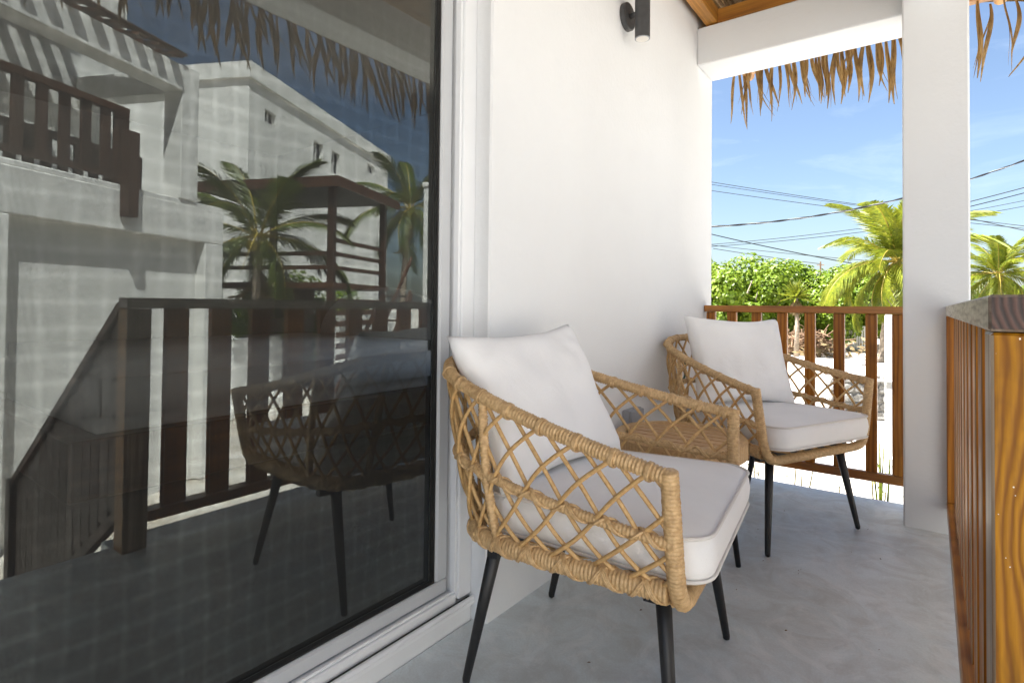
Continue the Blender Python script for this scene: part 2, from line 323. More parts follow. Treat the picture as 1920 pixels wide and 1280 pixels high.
class MB:
    def __init__(s): s.v, s.f = [], []
    def add(s, vs, fs): n = len(s.v); s.v += [tuple(v) for v in vs]; s.f += [tuple(i + n for i in f) for f in fs]
    def box(s, lo, hi):
        x0, y0, z0 = lo; x1, y1, z1 = hi
        s.add([(x0, y0, z0), (x1, y0, z0), (x1, y1, z0), (x0, y1, z0), (x0, y0, z1), (x1, y0, z1), (x1, y1, z1), (x0, y1, z1)],
              [(3, 2, 1, 0), (4, 5, 6, 7), (0, 1, 5, 4), (1, 2, 6, 5), (2, 3, 7, 6), (3, 0, 4, 7)])
    def tube(s, pts, rad, n=8, caps=True, closed=False):
        pts = [Vector(p) for p in pts]; m = len(pts)
        if not callable(rad): r0 = rad; rad = (lambda i: r0) if not isinstance(rad, (list, tuple)) else (lambda i: r0[i])
        tang = []
        for i in range(m):
            if closed: t = pts[(i + 1) % m] - pts[i - 1]
            else: t = pts[min(i + 1, m - 1)] - pts[max(i - 1, 0)]
            tang.append(t.normalized() if t.length > 1e-9 else Vector((0, 0, 1)))
        t0 = tang[0]; up = Vector((0, 0, 1)) if abs(t0.z) < .9 else Vector((1, 0, 0)); x = t0.cross(up).normalized()
        vs, fs = [], []
        for i in range(m):
            x = (x - tang[i] * x.dot(tang[i])).normalized(); y = tang[i].cross(x); r = rad(i)
            for k in range(n):
                a = 2 * math.pi * k / n; vs.append(pts[i] + x * (math.cos(a) * r) + y * (math.sin(a) * r))
        for i in range(m if closed else m - 1):
            j = (i + 1) % m
            for k in range(n): fs.append((i * n + k, i * n + (k + 1) % n, j * n + (k + 1) % n, j * n + k))
        if caps and not closed: fs.append(tuple(range(n - 1, -1, -1))); fs.append(tuple(range((m - 1) * n, m * n)))
        s.add(vs, fs)
    def obj(s, name, mat, parent=None, smooth=False, loc=(0, 0, 0), rot=(0, 0, 0)):
        return meshobj(name, mesh(name, s.v, s.f, mat, smooth), parent, loc, rot)
def catmull(P, n=12, closed=False):
    P = [Vector(p) for p in P]; out = []
    m = len(P)
    for i in range(m - 1 if not closed else m):
        p0 = P[i - 1] if (i > 0 or closed) else P[0] * 2 - P[1]; p1 = P[i]; p2 = P[(i + 1) % m]
        p3 = P[(i + 2) % m] if (closed or i + 2 < m) else P[-1] * 2 - P[-2]
        for k in range(n):
            t = k / n; out.append(.5 * ((2 * p1) + (-p0 + p2) * t + (2 * p0 - 5 * p1 + 4 * p2 - p3) * t * t + (-p0 + 3 * p1 - 3 * p2 + p3) * t ** 3))
    if not closed: out.append(P[-1])
    return out
def resample(pts, step, closed=False):
    pts = [Vector(p) for p in pts]
    if closed: pts = pts + [pts[0]]
    out = [pts[0].copy()]; acc = 0
    Ltot = sum((pts[i + 1] - pts[i]).length for i in range(len(pts) - 1)); cnt = max(2, int(round(Ltot / step))); st = Ltot / cnt; need = st
    for i in range(len(pts) - 1):
        a, b = pts[i], pts[i + 1]; l = (b - a).length
        while l > 1e-9 and acc + l >= need - 1e-9 and len(out) <= cnt:
            out.append(a.lerp(b, (need - acc) / l)); need += st
        acc += l
    if closed: out = out[:cnt]
    return out
def wound(mb, pts, r, pitch=.0085, closed=False, n=10, ridge=.0030):
    q = resample(pts, pitch / 4, closed); rr = random.Random(3)
    prof = (0, .85, 1, .85); jit = [rr.uniform(-.0006, .0006) for _ in range(len(q) // 4 + 2)]
    mb.tube(q, lambda i: r - ridge + ridge * prof[i % 4] + jit[i // 4], n, True, closed)
def copy_tree(o, parent=None):
    c = o.copy(); COL.objects.link(c)
    if parent: c.parent = parent
    for ch in list(o.children): copy_tree(ch, c)
    return c

# ================================================================== GROUND
GZ = -1.2
bm = bmesh.new()
n = 90
def gh(x, y):
    d = math.hypot(x - 1, y); return GZ + (.05 * noise.noise(Vector((x * .5, y * .5, 0))) + .03 * noise.noise(Vector((x * 2, y * 2, 3)))) * min(1, d / 4)
def gc(i): t = (i / n) * 2 - 1; return math.copysign(abs(t) ** 2.6, t) * 900
grid = [[bm.verts.new((gc(i) + 1, gc(j) + 4, gh(gc(i) + 1, gc(j) + 4))) for j in range(n + 1)] for i in range(n + 1)]
for i in range(n):
    for j in range(n): bm.faces.new((grid[i][j], grid[i + 1][j], grid[i + 1][j + 1], grid[i][j + 1]))
me = bpy.data.meshes.new('sand_ground'); bm.to_mesh(me); bm.free(); me.materials.append(M_sand)
me.polygons.foreach_set('use_smooth', [True] * len(me.polygons))
tag(meshobj('sand_ground', me), kind='structure')

# ================================================================== THE HOUSE
porch = box('porch_floor', (-.059, -1.5, -.16), (1.30, 3.54, 0), M_floor, bev=.004); tag(porch, kind='structure')
box('porch_floor_end', (1.30, .86, -.16), (1.40, 3.54, -.002), M_floor, bev=.004)['kind'] = 'structure'
box('porch_foundation', (-.0, -1.44, -1.4), (1.24, 3.46, -.16), M_wall_out, bev=0)['kind'] = 'structure'
house = thing('beach_house', 'white stucco beach house whose porch we stand on, with thatch eaves', 'house')
# front wall: the door opening runs Y -2.6..1.376, Z .055..2.62
box('wall', (-.24, 1.376, -1.4), (0, 3.62, 3.02), M_wall, house, .006)
box('wall', (-.24, -3.0, -1.4), (0, -2.6, 3.02), M_wall, house, .004)
box('wall', (-.24, -2.6, 2.45), (0, 1.376, 3.02), M_wall, house, .004)
sillm = box('door_sill', (-.24, -2.6, -.16), (-.06, 1.376, .052), M_wall, house, .004)
# room behind the glass
box('room_wall', (-5.0, -3.2, -.02), (-4.9, 3.62, 3.0), M_room, house, 0)
for nm, lo, hi in (('room_wall', (-4.9, 3.5, -.02), (-2.1, 3.62, 3.0)), ('room_wall', (-.5, 3.5, -.02), (-.24, 3.62, 3.0)), ('room_wall', (-2.1, 3.5, -.02), (-.5, 3.62, .5)), ('room_wall', (-2.1, 3.5, 2.3), (-.5, 3.62, 3.0))): box(nm, lo, hi, M_room, house, 0)
box('room_wall', (-4.9, -3.2, -.02), (-.24, -3.08, 3.0), M_room, house, 0)
box('room_floor', (-4.9, -3.08, -.1), (-.24, 3.5, .01), M_darkfloor, house, 0)
box('room_ceiling', (-4.9, -3.08, 2.7), (-.24, 3.5, 2.76), M_room, house, 0)
box('wall', (-5.02, 3.64, -1.4), (-.02, 3.70, 3.0), M_wall, house, 0) if False else None
# pillar and beams
box('pillar', (1.016, 3.188, -1.3), (1.262, 3.434, 2.68), M_wall, house, .007)
box('pillar', (1.016, -1.4, -1.3), (1.262, -1.154, 2.45), M_wall, house, .007)
box('beam', (0, 3.33, 2.455), (1.016, 3.62, 2.68), M_wall, house, .006)
box('beam', (1.03, -1.4, 2.455), (1.262, 3.186, 2.678), M_wall, house, .006)
# timber roof frame
box('wall_rafter', (.045, -1.3, 2.690), (.115, 4.25, 2.785), M_rafy, house, .004)
box('wall_plate', (.115, 3.345, 2.684), (1.30, 3.43, 2.772), M_rafx, house, .004)
box('wall_plate', (1.10, -1.3, 2.684), (1.19, 3.343, 2.772), M_rafy, house, .004)
box('eave_purlin', (-.3, 4.14, 2.79), (1.74, 4.21, 2.87), M_rafx, house, .004)
box('eave_purlin', (1.58, -1.35, 2.66), (1.64, 4.3, 2.725), M_rafy, house, .004)
for x in (.55, 1.0, 1.45):
    mb = MB(); mb.tube([(x, 2.6, 2.835), (x + .01, 3.4, 2.83), (x, 4.27, 2.81)], .032, 10); mb.obj('round_rafter', M_rafy, house, True)
mb = MB(); mb.tube([(.06, 4.0, 2.74), (.06, 4.30, 2.70)], .035, 12); mb.obj('round_rafter', M_rafy, house, True)
for y in (2.7, 1.9, 1.1, .3, -.5):
    mb = MB(); mb.tube([(-.2, y, 2.98), (.9, y, 2.87), (1.70, y, 2.76)], .035, 10); mb.obj('round_rafter', M_rafx, house, True)
# thatch roof body
mb = MB(); rr = random.Random(11)
nx, ny = 34, 60
def rz(x, y): return 3.22 - .105 * x - .12 * max(0, x - 1) + .02 * noise.noise(Vector((x * 6, y * 6, 0)))
top = []
for i in range(nx + 1):
    for j in range(ny + 1):
        x = -.5 + 2.22 * i / nx; y = -1.35 + 5.67 * j / ny
        top.append((x, y, rz(x, y) - .20 + .02 * noise.noise(Vector((x * 30, y * 8, 5)))))
nb = len(top); top += [(x, y, z + .16) for x, y, z in top]
fs = []
for i in range(nx):
    for j in range(ny):
        a = i * (ny + 1) + j; q = (a, a + ny + 1, a + ny + 2, a + 1); fs.append(q[::-1]); fs.append(tuple(k + nb for k in q))
for i in range(nx):
    for j in (0, ny): a = i * (ny + 1) + j; b = a + ny + 1; fs.append((a, b, b + nb, a + nb))
for j in range(ny):
    for i in (0, nx): a = i * (ny + 1) + j; b = a + 1; fs.append((a, b, b + nb, a + nb))
roof = meshobj('thatch_roof', mesh('thatch_roof', top, fs, M_thatch, True), house)
# inner gable roof going up over the room
mbr = MB(); mbr.add([(-.45, -3.6, 3.0), (-.45, 3.9, 3.0), (-2.6, 3.9, 4.2), (-2.6, -3.6, 4.2), (-5.3, 3.9, 2.9), (-5.3, -3.6, 2.9),
                     (-.45, -3.6, 3.18), (-.45, 3.9, 3.18), (-2.6, 3.9, 4.4), (-2.6, -3.6, 4.4), (-5.3, 3.9, 3.1), (-5.3, -3.6, 3.1)],
                    [(0, 1, 2, 3), (3, 2, 4, 5), (6, 9, 8, 7), (9, 11, 10, 8), (1, 7, 8, 2), (2, 8, 10, 4), (0, 3, 9, 6), (3, 5, 11, 9), (0, 6, 7, 1), (4, 10, 11, 5)])
mbr.obj('main_roof', M_thatch, house)
for lo, hi in (((-4.98, 3.63, -1.4), (-2.1, 3.70, 2.98)), ((-.5, 3.63, -1.4), (-.25, 3.70, 2.98)), ((-2.1, 3.63, -1.4), (-.5, 3.70, .5)), ((-2.1, 3.63, 2.3), (-.5, 3.70, 2.98))): box('wall', lo, hi, M_wall_out, house, 0)
fill_window = box('window', (-2.1, 3.64, .5), (-2.04, 3.68, 2.3), M_alumw, house, 0)  # unseen side window, added to let daylight onto the bed
for lo, hi in (((-.56, 3.64, .5), (-.5, 3.68, 2.3)), ((-2.04, 3.64, .5), (-.56, 3.68, .56)), ((-2.04, 3.64, 2.24), (-.56, 3.68, 2.3)), ((-1.33, 3.64, .56), (-1.27, 3.68, 2.24))):
    o = box('fill_window_frame', lo, hi, M_alumw, fill_window, 0); o.location = o.location - fill_window.location
o = meshobj('fill_pane', mesh('fill_pane', [(-.67, 0, -.9), (.87, 0, -.9), (.87, 0, .9), (-.67, 0, .9)], [(0, 1, 2, 3)], M_pane), fill_window, (.7, 0, 0))
# leaf blade: folded, waving, frayed
def leaf_blade(seed, length, w0=.016, split=True):
    r = random.Random(seed); mb = MB(); n = 12; vs = []
    ax, ay = r.uniform(-.03, .03), r.uniform(-.03, .05); ph = r.uniform(0, 6); tw = r.uniform(-1.3, 1.3)
    strands = [(0, 1.0, 1.0)] if not split else [(0, 1.0, 1.0), (r.uniform(-.45, .45), r.uniform(.7, 1.05), .38)]
    for off, ln, wk in strands:
        vs = []
        for i in range(n + 1):
            t = i / n; L_ = length * ln
            cx = ax * t * t * 2 + .008 * math.sin(ph + 6 * t) + off * .03 * t + (off * .04 * t * t); cy = ay * t * t * 2 + .007 * math.cos(ph * 1.3 + 5 * t); cz = -L_ * t
            wd = w0 * wk * (math.sin(min(1, .25 + t * 1.2) * math.pi * .5)) * (1 - (max(0, t - .35) / .65) ** 1.8 * .86) ; a = tw * t + ph * .1
            c, s = math.cos(a), math.sin(a); f = wd * .55
            vs += [(cx - c * wd, cy - s * wd, cz), (cx + s * f, cy - c * f, cz), (cx + c * wd, cy + s * wd, cz)]
        fs = []
        for i in range(n):
            b = i * 3; fs += [(b, b + 1, b + 4, b + 3), (b + 1, b + 2, b + 5, b + 4)]
        mb.add(vs, fs)
    return mesh('thatch_leaf', mb.v, mb.f, M_thatch)
blades = [leaf_blade(i, (.40, .46, .42, .36, .48, .44, .38, .45)[i % 8], (.013, .015, .012, .016)[i % 4]) for i in range(22)]
def hang(x, y, z, rz_, ry=0., rx=0., sc=1.0):
    o = meshobj('thatch_leaf', rr.choice(blades), roof, (x, y, z), (rx, ry, rz_)); o.scale = (sc * rr.uniform(.85, 1.25),) * 2 + (sc * rr.uniform(.85, 1.1),)
# side eave (seen directly)
x = -.02
cnt = 0
while x < 1.68:
    dens = 1
    hang(x, 4.20 + rr.uniform(-.04, .04), 2.79 + rr.uniform(-.02, .03), rr.uniform(-.45, .45), rr.uniform(-.07, .03), rr.uniform(-.06, .08))
    x += rr.choice((.022, .028, .034)) if x < 1.15 else rr.choice((.05, .07, .10)); cnt += 1
# front eave (seen mirrored in the door)
y = .4
while y < 4.25:
    hang(1.69 + rr.uniform(-.05, .04), y, 2.74 + rr.uniform(-.03, .03), math.pi / 2 + rr.uniform(-.5, .5), rr.uniform(-.25, .1), rr.uniform(-.1, .25), .92)
    y += rr.choice((.016, .024, .034)); cnt += 1
# thatch bundles seen through the roof corner beside the wall
mb = MB()
for k in range(70):
    x0 = -.1 + k * .019; r_ = rr.uniform(.008, .014)
    pts = [(x0 + rr.uniform(-.01, .01), 2.5 + t * .22, 2.84 - .03 * (x0) + .012 * math.sin(t * 2 + k) + rr.uniform(0, .012)) for t in range(8)]
    mb.tube(pts, r_, 5, False)
o = mb.obj('thatch_bundle', M_thatch, house, True); o['kind'] = 'stuff'

# ---- sliding door: frame > panel frame, track, screen, glass
door = box('sliding_door', (-.20, 1.316, .083), (-.062, 1.376, 2.45), M_alumw, house, .003)
door['label'] = 'white framed sliding glass door with a dark fly screen'
DY0 = -2.6
box('track', (-.20, DY0, .053), (-.045, 1.376, .066), M_alumw, door, .002).location -= Vector(door.location)
def dpart(name, lo, hi, mat, bev=.003):
    o = box(name, lo, hi, mat, door, bev); o.location = o.location - door.location; return o
dpart('track_lip', (-.058, DY0, .066), (-.045, 1.3765, .078), M_alumw)
dpart('track_groove', (-.072, DY0, .0665), (-.058, 1.374, .0700), M_gasket, 0)
dpart('bottom_frame', (-.20, DY0, .0665), (-.072, 1.316, .098), M_alumw)
dpart('frame_lip', (-.092, DY0, .098), (-.080, 1.316, .106), M_alumw, .002)
dpart('frame_lip', (-.092, 1.306, .106), (-.070, 1.316, 2.44), M_alumw, .002)
dpart('head_frame', (-.20, DY0, 2.42), (-.063, 1.316, 2.449), M_alumw)
# screen panel: bottom rail and stile, silver
dpart('panel_rail', (-.135, -1.6, .099), (-.100, 1.305, .143), M_alum, .006)
dpart('panel_stile', (-.135, 1.256, .144), (-.100, 1.305, 2.41), M_alum, .006)
dpart('gasket', (-.1255, -1.6, .1435), (-.109, 1.2555, .148), M_gasket, 0)
dpart('gasket', (-.1255, 1.250, .148), (-.109, 1.2555, 2.41), M_gasket, 0)
def sheet(name, x, y0, y1, z0, z1, mat):
    o = meshobj(name, mesh(name, [(0, y0, z0), (0, y1, z0), (0, y1, z1), (0, y0, z1)], [(0, 1, 2, 3)], mat), door, (x, 0, 0)); o.location = Vector((x, 0, 0)) - door.location; return o
sheet('fly_screen', -.1105, -1.6, 1.250, .148, 2.41, M_screen)
sheet('glass_pane', -.1300, -2.6, 1.3, .098, 2.42, M_glass)
# room furniture
bed = thing('bed', 'bed with a grey bedspread, dimly seen through the glass door', 'bed', (-2.9, 2.1, .01))
box('bed_frame', (-.95, -1.25, .05), (.85, 1.2, .34), M_bedwood, bed, .01)
bm = bmesh.new(); bmesh.ops.create_cube(bm, size=1); bmesh.ops.scale(bm, vec=(1.84, 2.4, .36), verts=bm.verts); bmesh.ops.bevel(bm, geom=bm.edges[:], offset=.09, segments=4, affect='EDGES')
me = bpy.data.meshes.new('bedspread'); bm.to_mesh(me); bm.free(); me.materials.append(M_bed); me.polygons.foreach_set('use_smooth', [True] * len(me.polygons)); meshobj('bedspread', me, bed, (-.04, -.02, .53))
pv = []
for k in range(13): a = math.pi * k / 12; pv.append((-.9 * math.cos(a), .45 * math.sin(a)))
vs = [(x, 1.25, .35 + z + .35) for x, z in pv] + [(x, 1.32, .35 + z + .35) for x, z in pv]; m_ = len(pv)
fs = [tuple(range(m_))[::-1], tuple(range(m_, 2 * m_))] + [(i, i + 1, i + 1 + m_, i + m_) for i in range(m_ - 1)]
meshobj('headboard', mesh('headboard', vs, fs, M_bed), bed)

# ---- wall lamp
lamp = thing('wall_lamp', 'dark grey cylinder wall lamp mounted high on the white wall', 'wall lamp', (0, 2.345, 2.33))
mb = MB(); mb.tube([(.001, 0, 0), (.020, 0, 0), (.024, 0, 0)], [.062, .062, .055], 40); mb.obj('back_plate', M_lamp, lamp, False)
mb = MB(); mb.tube([(.02, 0, 0), (.062, 0, 0)], .012, 12); mb.obj('arm', M_lamp, lamp, True)
mb = MB()
c0 = (.088, -.01)
mb.tube([(c0[0], c0[1], -.125), (c0[0], c0[1], .16)], .0335, 36, False); mb.tube([(c0[0], c0[1], -.125), (c0[0], c0[1], .16)], .0295, 36, False)
o = mb.obj('tube', M_lamp, lamp, True)
mb = MB(); mb.tube([(c0[0], c0[1], -.1265), (c0[0], c0[1], -.1235)], .0335, 36); o = mb.obj('rim', M_box, lamp); 
mb = MB(); mb.tube([(c0[0], c0[1], -.1282), (c0[0], c0[1], -.12)], .0285, 36); mb.obj('lens', M_lens, lamp)
mb = MB(); mb.tube([(.024, .012, .0), (.030, .012, .0)], .006, 10); mb.obj('screw', M_alum, lamp)
# ---- outlet box
ob = thing('outlet_box', 'small grey weatherproof outlet box low on the wall behind the side table', 'outlet', (0, 2.40, .465))
box('housing', (.001, -.065, -.075), (.035, .075, .070), M_box, ob, .004)
box('cover', (.036, -.061, -.071), (.048, .071, .066), M_box, ob, .004)

# ================================================================== RAILINGS
far = thing('far_railing', 'stained wooden railing at the far end of the porch', 'railing', (0, 3.50, 0), group=None)
box('top_rail', (.002, -.035, .978), (1.015, .035, 1.017), M_woodx, far, .004)
box('bottom_rail', (.002, -.02, .104), (1.014, .02, .150), M_woodx, far, .004)
for a, b in ((.006, .077), (.135, .195), (.277, .333), (.417, .470), (.557, .613), (.701, .751), (.851, .896), (.968, 1.012)):
    c = (a + b) / 2; wd = .052
    o = meshobj('baluster', boxmesh((wd, .036, .826), M_woodz, .003), far, (c - .004, 0, .5645))
near = thing('near_railing', 'long stained wooden railing running beside the camera to the pillar', 'railing', (1.175, 0, 0))
XR = 0
o = meshobj('top_rail', boxmesh((.090, 3.186 - .86, .043), M_endgrain, .003), near, (.045, (3.186 + .86) / 2, .9975))
meshobj('bottom_rail', boxmesh((.075, 3.185 - .952, .045), M_woody, .003), near, (.0375, (3.185 + .952) / 2, .1275))
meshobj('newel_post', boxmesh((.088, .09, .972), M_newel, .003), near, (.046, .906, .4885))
y = 1.04
while y < 3.06:
    meshobj('baluster', boxmesh((.036, .09, .825), M_woodz_shine, .0016), near, (.040, y + .02, .5635)); y += .185
meshobj('end_post', boxmesh((.05, .04, .825), M_woodz, .003), near, (.026, 3.165, .5635))
# stair down to the sand, with its own handrail
st = thing('stair', 'wooden stair leading down from the porch to the sand', 'stair', (1.30, 0, 0))
for k in range(6):
    box('tread', (.0 + k * .26, -.45, -.20 - k * .19), (.28 + k * .26, .72, -.165 - k * .19), M_darkx, st)
bar('stringer', (-.0, -.45, -.30), (1.6, -.45, -1.28), .04, .2, M_darkx, st); bar('stringer', (-.0, .74, -.30), (1.6, .74, -1.28), .04, .2, M_darkx, st)
sr = thing('stair_railing', 'dark wooden handrail sloping down beside the porch stair', 'railing', (1.30, .90, 0))
bar('handrail', (-.03, 0, .985), (1.56, 0, -.05), .08, .04, M_darkx, sr); bar('bottom_rail', (.0, 0, .13), (1.54, 0, -.87), .04, .05, M_darkx, sr)
for k in range(14):
    x = .05 + k * .108; zt = .985 - (x + .03) * .651 - .02; zb = .13 - x * .65
    box('baluster', (x - .052, -.018, zb + .02), (x + .052, .018, zt), M_darkz, sr)
box('newel_post', (1.53, -.045, -1.25), (1.62, .045, -.03), M_darkz, sr)

# ================================================================== CHAIRS
A_ = dict(loc=(.4029, 1.4248, 0), rz=-1.4549); B_ = dict(loc=(.4868, 2.8366, 0), rz=-2.0054)
Tc = [(.392, .2645, .667), (.372, .12, .692), (.348, -.05, .728), (.318, -.22, .772), (.262, -.36, .812), (.145, -.435, .836), (0, -.455, .842)]
Bc = [(.337, .268, .417), (.336, .12, .417), (.330, -.03, .417), (.315, -.17, .417), (.265, -.27, .417), (.145, -.315, .417), (0, -.325, .417)]
def sym(P): return P + [(-x, y, z) for x, y, z in P[-2::-1]]
Tc, Bc = sym(Tc), sym(Bc)
Mc = []
for a, b in zip(Tc, Bc):
    a, b = Vector(a), Vector(b); m_ = b.lerp(a, .50); out_ = Vector((m_.x, m_.y, 0)); out_.normalize(); Mc.append(m_ + out_ * .012 - Vector((0, 0, .012)))
NS = 16
TT, MM, BB = catmull(Tc, NS), catmull([tuple(v) for v in Mc], NS), catmull(Bc, NS)
def cv(C, t):
    t = max(0, min(12, t)); f = t * NS; i = min(int(f), len(C) - 2); return C[i].lerp(C[i + 1], f - i)
def S(t, v):           # v 0 at the base rim, 1 at the arm rail
    b, m_, a = cv(BB, t), cv(MM, t), cv(TT, t); return b * ((1 - v) * (1 - 2 * v)) + m_ * (4 * v * (1 - v)) + a * (v * (2 * v - 1))
def build_chair():
    ch = bpy.data.objects.new('rattan_armchair', None); link(ch)
    def P(name, mb, mat, smooth=True): return mb.obj(name, mat, ch, smooth)
    mb = MB(); wound(mb, TT, .0175); P('arm_rail', mb, M_rat)
    mb = MB(); wound(mb, [MM[i] for i in range(0, len(MM))], .0115, .0085, ridge=.0022); P('mid_rail', mb, M_rat)
    mb = MB(); wound(mb, BB[2:-2], .0225, .0090); P('base_rim', mb, M_rat)
    # front posts with the front rail in one bent tube
    fr = catmull([(.3925, .2640, .681), (.372, .266, .57), (.350, .268, .46), (.330, .270, .412), (.285, .272, .386), (.15, .274, .384), (0, .275, .384),
                  (-.15, .274, .384), (-.285, .272, .386), (-.330, .270, .412), (-.350, .268, .46), (-.372, .266, .57), (-.3925, .2640, .681)], 10)
    mb = MB(); wound(mb, fr, .0195, .0085); P('front_frame', mb, M_rat)
    for t in (3.0, 9.0):
        mb = MB(); wound(mb, [S(t, v / 12) for v in range(13)], .0125, .0085, ridge=.0022); P('back_upright', mb, M_rat)
    for t in (4.7, 7.3):
        mb = MB(); wound(mb, [S(t, v / 12) for v in range(13)], .0115, .0085, ridge=.0022); P('back_upright', mb, M_rat)
    # lattice canes in two directions
    D = 1.75
    for sgn in (1, -1):
        k = 0
        while True:
            t0 = .28 + k * .55; k += 1
            if t0 > 11.9: break
            pts = []
            for j in range(23):
                v = 1 - j / 22; e = (1 - v); e = e + .045 * math.sin(2 * math.pi * e)
                t = t0 + sgn * D * e
                if t < -.02 or t > 12.02: break
                p = S(t, v); o_ = Vector((p.x, p.y, 0)); o_.normalize(); pts.append(p + o_ * (.0045 * sgn))
            if len(pts) > 3: mb = MB(); mb.tube(pts, .0053, 7); P('cane', mb, M_cane)
    for sgn in (1, -1):    # canes that start at the front post and fill its corner
        for tv in (.78, .45, .18):
            for side in (0, 12):
                pts = []
                for j in range(16):
                    v = tv - j / 22
                    if v < 0: break
                    t = (side + (1 if side == 0 else -1) * D * (tv - v)); p = S(t, v); pts.append(p)
                if len(pts) > 3 and sgn == 1: mb = MB(); mb.tube(pts, .0053, 7); P('cane', mb, M_cane)
    # lashings: ties on the arm rail, crossing bands on mid rail and base rim
    for k in range(22):
        t0 = .28 + k * .55
        if t0 > 11.9: break
        mb = MB(); pts = []
        for j in range(40):
            dt = -.028 + .056 * j / 39; a = 2 * math.pi * 3 * j / 39
            c = cv(TT, t0 + dt); tg = (cv(TT, t0 + .05) - cv(TT, t0 - .05)).normalized(); x = tg.cross(Vector((0, 0, 1))).normalized(); y = tg.cross(x)
            pts.append(c + (x * math.cos(a) + y * math.sin(a)) * (.0172 if math.sin(a) < .2 else .0200))
        mb.tube(pts, .0027, 5); P('lashing', mb, M_rat)
    mb = MB()
    def helix(C, r, turns, ph, sgn, rad, t0=0.05, t1=11.95, squash=1):
        n_ = int(turns * 12); pts = []
        for j in range(n_ + 1):
            t = t0 + (t1 - t0) * j / n_; c = cv(C, t); tg = (cv(C, t + .04) - cv(C, t - .04)).normalized(); x = tg.cross(Vector((0, 0, 1))).normalized(); y = tg.cross(x)
            a = ph + sgn * 2 * math.pi * turns * j / n_; pts.append(c + (x * math.cos(a) + y * math.sin(a) * squash) * r)
        mb.tube(pts, rad, 6)
    for ph in (0, .5): helix(MM, .0130, 21, ph, 1, .0036); 
    for ph in (2.2,): helix(MM, .0132, 21, ph, -1, .0032)
    P('mid_rail_binding', mb, M_rat)
    mb = MB()
    for ph in (0, .32, .64): helix(BB, .0230, 19, ph, 1, .0031)
    for ph in (1.5, 1.82): helix(BB, .0231, 19, ph, -1, .0029)
    P('rim_binding', mb, M_rat)
    # seat canes under the cushion
    mb = MB()
    for k in range(-7, 8):
        for sg in (1, -1):
            x0 = k * .09; a = Vector((x0 - sg * .17, .265, .400)); b = Vector((x0 + sg * .17, -.28, .405)); 
            def clip(p): return Vector((max(-.325, min(.325, p.x)), p.y, p.z))
            ps = [a.lerp(b, j / 10) for j in range(11)]; ps = [p for p in ps if abs(p.x) < .33]
            if len(ps) > 2: mb.tube([p + Vector((0, 0, .004 * sg)) for p in ps], .0045, 6)
    P('seat_lattice', mb, M_cane)
    mb = MB(); 
    for yy in (.20, -.20): mb.box((-.30, yy - .014, .368), (.30, yy + .014, .392))
    mb.box((-.014, -.186, .370), (.014, .186, .390)); P('under_frame', mb, M_black, False)
    for sx in (1, -1):
        for (tx, ty, fx, fy) in ((.232, .208, .3094, .2576), (.245, -.215, .2461 + .01, -.3033)):
            mb = MB(); a = Vector((sx * tx, ty, .400)); b = Vector((sx * fx, fy, .012)); mb.tube([a, a.lerp(b, .5), b, b + Vector((0, 0, -.008)), b + Vector((0, 0, -.012))], [.0190, .0150, .0108, .0100, .005], 20); P('leg', mb, M_black)
    return ch
chairA = build_chair(); chairA.location = A_['loc']; chairA.rotation_euler = (0, 0, A_['rz'])
tag(chairA, 'nearest woven rattan armchair, in front of the sliding door', 'armchair', 'rattan armchairs on the porch')
chairB = copy_tree(chairA); chairB.location = B_['loc']; chairB.rotation_euler = (0, 0, B_['rz'])
tag(chairB, 'farther woven rattan armchair, beside the far railing', 'armchair', 'rattan armchairs on the porch')

def seat_mesh():
    # outline: rounded trapezoid, narrower at the back
    def outline(inset, z, crown=0):
        pts = []; c = [(.315 - inset, .325 - inset, .07), (-.315 + inset, .325 - inset, .07), (-.285 + inset, -.255 + inset, .09), (.285 - inset, -.255 + inset, .09)]
        ang = [(0, 90), (90, 180), (180, 270), (270, 360)]
        for (cx, cy, r), (a0, a1) in zip(c, ang):
            ox = cx - math.copysign(r, cx); oy = cy - math.copysign(r, cy)
            for k in range(9): a = R(a0 + (a1 - a0) * k / 8); pts.append((ox + r * math.cos(a), oy + r * math.sin(a), z))
        return pts
    rings = [(.30, .438), (.20, .434), (.08, .432), (.02, .432), (.003, .437), (-.004, .455), (-.008, .480), (-.004, .505), (.003, .522), (.02, .530), (.06, .536), (.13, .541), (.20, .543), (.30, .5435)]
    vs, fs = [], []
    base = outline(0, 0); n_ = len(base)
    for ins, z in rings:
        for (x, y, _), in zip(base):
            if ins > .05: k = max(.02, 1 - ins / .315); px, py = x * k, (y - .06) * (1 - ins / .265 if ins < .26 else .02) + .06
            else:
                l = math.hypot(x, y - .06); px, py = x - x / l * ins, y - (y - .06) / l * ins
            vs.append((px, py, z + .0025 * noise.noise(Vector((px * 9, py * 9, z * 30)))))
    for i in range(len(rings) - 1):
        for k in range(n_): fs.append((i * n_ + k, i * n_ + (k + 1) % n_, (i + 1) * n_ + (k + 1) % n_, (i + 1) * n_ + k))
    fs.append(tuple(range(n_))[::-1]); m_ = len(rings) - 1; fs.append(tuple(range(m_ * n_, (m_ + 1) * n_)))
    me = mesh('seat_cushion', vs, fs, M_cush, True)
    pp = []
    for z in (.5245, .4355):
        mb = MB(); mb.tube([(x * 1.003, (y - .06) * 1.003 + .06, z) for x, y, _ in base], .0042, 6, False, True); pp.append(mesh('piping', mb.v, mb.f, M_pipe, True))
    return me, pp
sm, pipes = seat_mesh()
def seat(pose, label):
    o = meshobj('seat_cushion', sm, None, pose['loc'], (0, 0, pose['rz'])); tag(o, label, 'cushion', 'cream seat cushions')
    for p in pipes: meshobj('piping', p, o)
    return o
